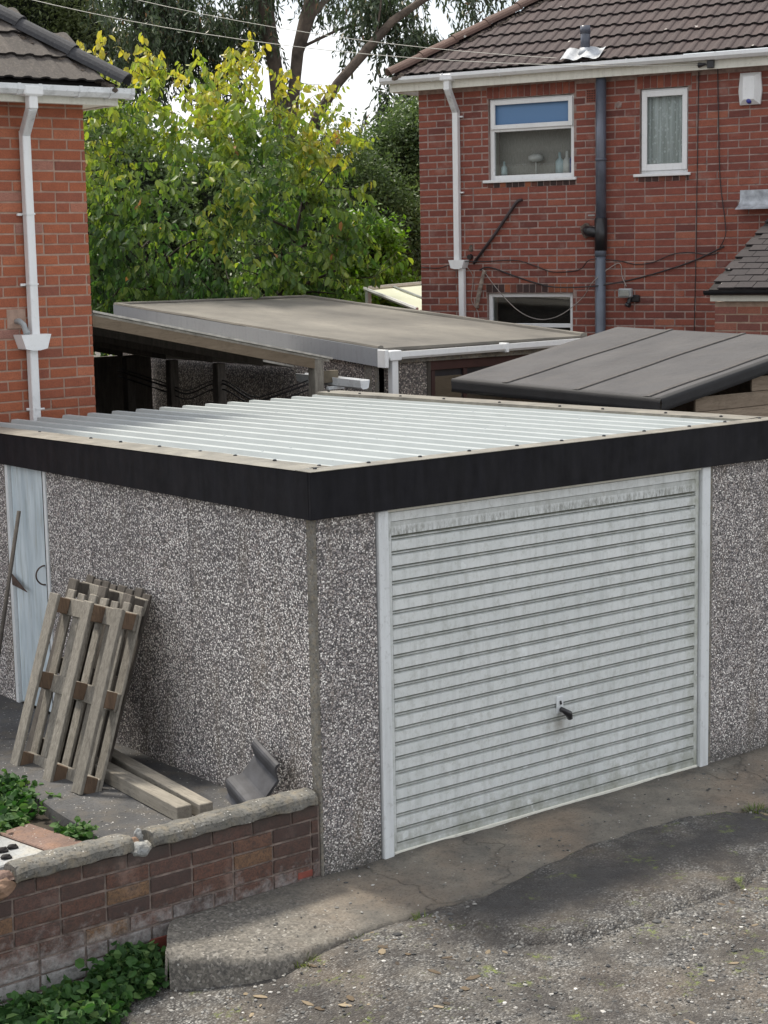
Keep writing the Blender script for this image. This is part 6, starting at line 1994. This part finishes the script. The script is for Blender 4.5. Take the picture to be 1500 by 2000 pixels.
def tall_tree():
    rg = np.random.default_rng(8)
    t = thing('gum_tree', 'tall narrow leaved tree with forked pale brown trunks behind the cherry', 'tree', (13.0, 18.6, -0.2))
    m = MB()
    m.tube([(13.0, 18.6, -0.2), (13.0, 18.58, 2.5), (12.98, 18.55, 4.3), (12.93, 18.57, 5.4), (12.86, 18.62, 6.2), (12.80, 18.85, 7.4), (12.6, 19.0, 8.8), (12.5, 19.1, 10.5)], [0.32, 0.26, 0.22, 0.16, 0.125, 0.155, 0.14, 0.08], 12)
    m.tube([(12.98, 18.55, 4.3), (13.06, 18.5, 5.3), (13.13, 18.42, 6.05), (13.20, 18.42, 6.5), (13.38, 18.41, 7.0), (13.58, 18.40, 7.6), (13.9, 18.5, 9.2)], [0.16, 0.13, 0.10, 0.105, 0.13, 0.11, 0.08], 12)
    m.tube([(13.32, 18.41, 6.75), (13.5, 18.35, 7.15), (13.9, 18.3, 7.55)], [0.07, 0.06, 0.05], 8)
    m.tube([(13.0, 18.5, 3.6), (12.6, 17.6, 4.6), (12.25, 16.6, 5.25), (12.45, 16.3, 5.75), (12.9, 16.1, 6.28), (13.3, 15.9, 6.75), (13.8, 15.7, 7.1), (14.8, 15.5, 7.6)], [0.12, 0.10, 0.085, 0.08, 0.08, 0.07, 0.06, 0.05], 10)
    m.tube([(12.9, 16.1, 6.28), (13.05, 16.0, 6.6), (13.2, 16.0, 7.3)], [0.03, 0.022, 0.015], 6)
    m.tube([(13.2, 18.4, 6.55), (13.7, 17.9, 6.85), (14.1, 17.5, 6.95), (14.6, 17.0, 7.6)], [0.03, 0.025, 0.02, 0.012], 6)
    tr = m.build('trunk', MAT['bark'], t, smooth=True)
    cl = [((12.2, 19.4, 7.3), (1.1, 1.1, 0.8), 1.3), ((11.3, 19.6, 7.0), (1.2, 0.9, 1.0), 1.3), ((10.6, 19.9, 6.6), (0.9, 0.9, 0.9), 1.0), ((12.6, 18.9, 6.5), (0.45, 0.6, 0.8), 1.1), ((12.3, 19.2, 6.1), (0.5, 0.6, 0.5), 0.9),
          ((13.25, 16.4, 6.7), (0.55, 0.5, 0.5), 2.0), ((13.9, 16.0, 6.5), (0.7, 0.6, 0.8), 2.2), ((14.7, 15.6, 6.9), (0.8, 0.6, 0.7), 2.0), ((13.0, 16.6, 5.8), (0.35, 0.35, 0.6), 3.0), ((13.2, 16.3, 7.3), (0.7, 0.5, 0.3), 2.5),
          ((13.6, 16.3, 5.5), (0.5, 0.4, 0.6), 1.8), ((12.6, 16.6, 5.1), (0.3, 0.3, 0.5), 2.5), ((14.2, 16.0, 5.6), (0.5, 0.5, 0.6), 1.8), ((13.5, 16.9, 7.2), (0.5, 0.5, 0.3), 0.6), ((14.2, 16.6, 7.4), (0.7, 0.5, 0.35), 0.9),
          ((13.95, 18.6, 7.7), (0.8, 0.6, 0.4), 0.7), ((15.2, 15.6, 7.7), (0.9, 0.7, 0.5), 1.2), ((12.8, 19.0, 8.2), (1.2, 1.2, 0.6), 1.0), ((11.0, 20.2, 7.8), (1.2, 1.0, 0.7), 1.2)]
    P, D, tw = strands(cl, rg, 430)
    m = MB()
    for pts in tw[::2]: m.tube(pts, 0.004, 3, cap=False)
    tag(m.build('twigs', MAT['bark_dark'], tr, recalc=False), kind='stuff')
    S = rg.uniform(0.09, 0.17, len(P))
    tint = np.clip(rg.normal(0.5, 0.25, len(P)), 0, 0.96); tint[rg.random(len(P)) < 0.01] = 1
    o = leaves('crown', t, P, D, S, tint, MAT['euc'], wide=0.26, kind='dia')
    return len(P)
nt_ = tall_tree()

def blob_tree(name, label, cat, base, lobes, leafmat, nleaf, leaf, rg, trunk_r=0.1, corek=0.62, wide=0.45, top=None, group=None, hang=0.2):
    t = thing(name, label, cat, base, group)
    m = MB()
    b = Vector(base)
    cen = Vector((0, 0, 0))
    for c, r in lobes: cen += Vector(c)
    cen /= len(lobes)
    m.tube([b, b.lerp(cen, 0.5) + Vector((.05, 0, 0)), cen], [trunk_r, trunk_r * .8, trunk_r * .5], 8)
    for c, r in lobes:
        st = b.lerp(cen, 0.6)
        m.tube([st, st.lerp(Vector(c), 0.6) + Vector((0, 0, .1)), Vector(c)], [trunk_r * .5, trunk_r * .3, trunk_r * .12], 6)
    tr = m.build('trunk', MAT['bark_dark'], t, smooth=True, recalc=False)
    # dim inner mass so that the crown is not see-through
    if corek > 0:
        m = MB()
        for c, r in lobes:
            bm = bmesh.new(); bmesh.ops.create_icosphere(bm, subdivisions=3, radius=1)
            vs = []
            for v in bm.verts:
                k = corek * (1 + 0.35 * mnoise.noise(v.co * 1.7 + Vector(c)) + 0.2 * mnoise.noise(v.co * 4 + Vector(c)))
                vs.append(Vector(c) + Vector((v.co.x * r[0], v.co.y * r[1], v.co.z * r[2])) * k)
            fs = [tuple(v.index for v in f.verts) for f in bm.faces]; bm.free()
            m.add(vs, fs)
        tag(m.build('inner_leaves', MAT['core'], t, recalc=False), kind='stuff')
    P = []
    vol = sum(r[0] * r[1] * r[2] for c, r in lobes)
    for c, r in lobes:
        n = int(nleaf * (r[0] * r[1] * r[2]) / vol)
        # sub-clumps on the lobe give light and dark tufts
        nc = max(8, n // 60)
        v = unit(rg.normal(size=(nc, 3)))
        k = 0.78 + 0.28 * np.array([mnoise.noise(Vector(q) * 2.2 + Vector(c)) for q in v]) + rg.normal(size=nc) * 0.06
        cc = np.array(c) + v * k[:, None] * np.array(r)
        w = rg.integers(0, nc, n)
        P.append(cc[w] + rg.normal(size=(n, 3)) * np.array(r) * 0.115)
    P = np.concatenate(P)
    D = unit(rg.normal(size=P.shape) * 0.9 + unit(P - np.array(cen)) * 0.5 + np.array([0, 0, -hang]))
    S = rg.uniform(leaf[0], leaf[1], len(P))
    nz = np.array([mnoise.noise(Vector(p) * 1.6) for p in P])
    tint = np.clip(0.45 + 0.5 * nz + rg.normal(size=len(P)) * 0.16, 0, 1)
    leaves('crown', t, P, D, S, tint, MAT[leafmat], wide=wide, kind='dia')
    return t
rg = np.random.default_rng(3)
blob_tree('evergreen_tree', 'dull green feathery tree right behind the cherry and left of the red house', 'tree', (10.2, 13.4, -0.2),
          [((10.05, 13.2, 3.4), (1.0, 0.9, 1.35)), ((9.5, 13.6, 3.0), (0.9, 0.8, 1.2)), ((10.6, 13.0, 3.2), (0.7, 0.8, 1.2)), ((10.0, 13.1, 2.0), (1.3, 1.0, 1.2))], 'hedge', 80000, (0.035, 0.07), rg, wide=0.5)
blob_tree('evergreen_tree', 'dark dense evergreen rising close beside the upper corner of the red house', 'tree', (11.9, 13.6, -0.2),
          [((11.9, 13.4, 4.5), (0.75, 0.8, 0.9)), ((11.5, 13.6, 3.9), (0.8, 0.8, 1.1)), ((12.2, 13.4, 3.4), (0.9, 0.9, 1.2))], 'hedge', 50000, (0.04, 0.075), rg, wide=0.5)
blob_tree('bush', 'bright green leafy bush in front of the evergreens beside the red house', 'bush', (9.6, 12.0, -0.2),
          [((9.55, 11.95, 2.85), (0.70, 0.5, 0.85)), ((9.0, 11.8, 2.4), (0.6, 0.5, 0.7)), ((9.95, 11.95, 2.3), (0.6, 0.45, 0.7))], 'bush', 15000, (0.05, 0.10), rg, 0.05, corek=0.55, wide=0.5, hang=0.5)
blob_tree('olive_tree', 'olive green small leaved tree behind the left house roof', 'tree', (10.2, 22.9, -0.2),
          [((10.4, 22.9, 7.7), (1.4, 1.3, 1.5)), ((9.2, 23.3, 8.0), (1.5, 1.3, 1.6)), ((11.4, 22.6, 6.6), (1.2, 1.2, 1.4)), ((10.4, 22.9, 5.4), (1.8, 1.4, 1.5))], 'olive', 80000, (0.05, 0.11), rg, 0.2, wide=0.35)
blob_tree('evergreen_tree', 'dark background tree filling the gap low behind the cherry trunk', 'tree', (10.5, 17.5, -0.2),
          [((9.6, 17.9, 3.5), (1.8, 1.2, 1.9)), ((11.3, 17.3, 3.4), (1.6, 1.2, 1.7)), ((8.2, 18.4, 3.5), (1.6, 1.2, 1.9)), ((12.4, 17.2, 3.2), (1.3, 1.2, 1.6))], 'hedge', 60000, (0.06, 0.12), rg, 0.2, wide=0.5)

# --- weeds and grass near the garden wall
def weed_patch(label, c, rx, ry, h, n, nobj, seed, group='weed clumps along the garden wall', zf=None, size=(0.03, 0.06)):
    rg = np.random.default_rng(seed)
    t = thing('weed_clump', label, 'weeds', c, group)
    P, D = [], []
    st = MB()
    ns = n // 7
    for i in range(ns):
        a, r = rg.uniform(0, 2 * PI), rg.random() ** 0.5
        x, y = c[0] + rx * r * math.cos(a), c[1] + ry * r * math.sin(a)
        z = zf(x, y) if zf else c[2]
        hh = h * (1 - 0.6 * r * r) * rg.uniform(0.5, 1.1)
        tip = Vector((x + rg.normal() * 0.03, y + rg.normal() * 0.03, z + hh))
        st.tube([Vector((x, y, z)), Vector((x, y, z)).lerp(tip, 0.5) + Vector((0.008, 0, 0)), tip], 0.0018, 3, cap=False)
        for k in range(7):
            u = rg.uniform(0.3, 1.05)
            q = Vector((x, y, z)).lerp(tip, u)
            P.append(tuple(q + Vector(rg.normal(size=3)) * 0.014))
            d = Vector((rg.normal(), rg.normal(), rg.normal() * 0.3 + 0.05)).normalized()
            D.append(tuple(d))
    st.build('stems', MAT['weed'], t, recalc=False)
    P, D = np.array(P), np.array(D)
    S = rg.uniform(size[0], size[1], len(P))
    tint = np.clip(rg.normal(0.45, 0.3, len(P)), 0, 1)
    order = np.argsort(-P[:, 2] + 0.15 * P[:, 1] - 0.0)
    k = min(nobj, len(P))
    lu = leaf_unit(MAT['weed_o'], wide=0.85, fold=0.2)
    leaf_objects(t, lu, P[order[:k]], D[order[:k]], S[order[:k]])
    if len(P) > k:
        leaves('foliage', t, P[order[k:]], D[order[k:]], S[order[k:]], tint[order[k:]], MAT['weed'], wide=0.85)
weed_patch('dense bushy green weed clump at the wall foot, left of the apron end', (-1.17, -0.13, -0.2), 0.19, 0.15, 0.20, 1100, 280, 1)
weed_patch('low spreading weeds at the bottom left corner under the wall', (-1.62, -0.22, -0.21), 0.36, 0.20, 0.15, 1500, 280, 2)
weed_patch('lush weeds in the bed beside the path, left of the pallet', (-1.02, 1.62, 0.19), 0.27, 0.42, 0.13, 1800, 280, 3)
weed_patch('sprawling weeds in the bed next to the pale paving slab', (-1.28, 1.22, 0.19), 0.26, 0.16, 0.08, 900, 200, 4)
weed_patch('narrow mossy strip of weeds between the red slab and coping', (-1.0, 0.30, 0.20), 0.14, 0.10, 0.07, 420, 120, 5, size=(0.018, 0.035))
weed_patch('small weed sprouting at the path edge by the reddish slab', (-0.91, 0.80, 0.19), 0.05, 0.16, 0.09, 220, 80, 6, size=(0.025, 0.045))
weed_patch('little weed sprig in the dark corner between wall and apron end', (-0.96, -0.10, -0.17), 0.07, 0.06, 0.10, 110, 60, 7, size=(0.025, 0.045))
weed_patch('weeds at the far left edge behind the wall coping', (-1.75, 0.62, 0.19), 0.12, 0.16, 0.13, 300, 100, 9)

def tuft(label, x, y, z, r, h, n, seed):
    rg = np.random.default_rng(seed)
    m = MB()
    for i in range(n):
        a = rg.uniform(0, 2 * PI); q = rg.random() ** 0.5 * r
        b = Vector((x + q * math.cos(a), y + q * math.sin(a), z))
        d = Vector((math.cos(a) * rg.uniform(.2, 1.2), math.sin(a) * rg.uniform(.2, 1.2), 1)).normalized()
        hh = h * rg.uniform(.5, 1.1); w = 0.003
        s_ = d.cross(Vector((0, 0, 1))).normalized() * w
        m.add([b - s_, b + s_, b + d * hh * .6 + s_ * .7, b + d * hh * .6 - s_ * .7, b + d * hh + Vector((d.x, d.y, -.2)) * hh * .3], [(0, 1, 2, 3), (3, 2, 4)], rnd=rg.random())
    o = m.build('grass_tuft', MAT['grass'], recalc=False)
    tag(o, label, 'grass', 'grass tufts along the apron edge and yard')
tuft('grass tuft at the apron edge, nearest the apron left end', -0.60, -0.68, -0.07, 0.05, 0.055, 90, 1)
tuft('grass tuft at the apron edge between two others, below the wall corner', -0.28, -0.71, -0.06, 0.045, 0.06, 80, 2)
tuft('grass tuft at the apron edge beside the start of the asphalt patch', 0.06, -0.70, -0.04, 0.04, 0.05, 80, 3)
tuft('small green tuft at the far apron edge near the right side', 2.12, -0.66, -0.02, 0.05, 0.04, 60, 4)
tuft('second green tuft further right on the far apron edge', 2.42, -0.72, -0.02, 0.07, 0.045, 80, 5)
tuft('patch of yellow green grass in the gravel at lower right', 1.0, -1.72, -0.04, 0.09, 0.03, 160, 6)
tuft('thin patch of grass in the gravel left of the yellow green one', 0.62, -1.62, -0.06, 0.06, 0.03, 80, 7)
tuft('grass patch at the very bottom of the yard', 0.35, -2.15, -0.08, 0.08, 0.03, 120, 8)

# --- loose stones and debris
def scatter(name, n, region, zf, smin, smax, mat, seed, flat=0.6, power=3.0, long_=1.0, clump=None):
    rg = np.random.default_rng(seed)
    m = MB()
    ico = [(0, 0, 1), (.9, 0, .35), (.28, .85, .3), (-.72, .53, .4), (-.7, -.5, .3), (.3, -.86, .38), (.7, .5, -.4), (-.3, .85, -.35), (-.9, 0, -.4), (-.25, -.85, -.4), (.72, -.5, -.35), (0, 0, -1)]
    fc = [(0, 1, 2), (0, 2, 3), (0, 3, 4), (0, 4, 5), (0, 5, 1), (1, 6, 2), (2, 7, 3), (3, 8, 4), (4, 9, 5), (5, 10, 1), (6, 7, 2), (7, 8, 3), (8, 9, 4), (9, 10, 5), (10, 6, 1), (6, 10, 11), (7, 6, 11), (8, 7, 11), (9, 8, 11), (10, 9, 11)]
    for i in range(n):
        x, y = rg.uniform(region[0], region[1]), rg.uniform(region[2], region[3])
        if clump and mnoise.noise(Vector((x * clump, y * clump, seed))) < rg.uniform(-.4, .3): continue
        z = zf(x, y)
        if z is None: continue
        s_ = smin + (smax - smin) * rg.random() ** power
        a = rg.uniform(0, PI); ca, sa = math.cos(a), math.sin(a)
        sx, sy, sz_ = s_ * rg.uniform(.8, 1.3) * long_, s_ * rg.uniform(.6, 1), s_ * flat * rg.uniform(.7, 1)
        k = 1 + rg.normal(size=12) * 0.12
        m.add([(x + (v[0] * sx * ca - v[1] * sy * sa) * k[j], y + (v[0] * sx * sa + v[1] * sy * ca) * k[j], z + v[2] * sz_ * k[j] + sz_ * 0.3) for j, v in enumerate(ico)], fc, rnd=float(rg.random()))
    o = m.build(name, mat, recalc=False)
    tag(o, kind='stuff'); return o
def zy(x, y):
    if y > apron_edge(x) - 0.01 and x > -1.05: return None
    return yard_z(x, y) + 0.012 * mnoise.noise(Vector((x * 1.7, y * 1.7, 0)))
def zap(x, y):
    if y < apron_edge(x) or (x < -0.86): return None
    return 0.0
scatter('gravel', 26000, (-2.2, 4.2, -3.4, 0.0), zy, 0.003, 0.013, MAT['stone_mix'], 1, clump=1.3)
scatter('loose_stones', 700, (-2.0, 4.2, -3.0, 0.0), zy, 0.008, 0.022, MAT['stone_mix'], 2, power=4)
scatter('loose_stones', 500, (-0.9, 3.4, -0.7, 0.0), zap, 0.003, 0.011, MAT['stone_mix'], 3, power=4)
scatter('leaf_litter', 900, (-1.6, 4.2, -2.4, -0.6), zy, 0.006, 0.022, MAT['debris'], 4, flat=0.2, long_=1.6, clump=0.9)
scatter('leaf_litter', 160, (-0.85, -0.02, 0.2, 3.2), lambda x, y: 0.25, 0.003, 0.010, MAT['stone_mix'], 6, power=3)
print('counts', ncherry, nt_)
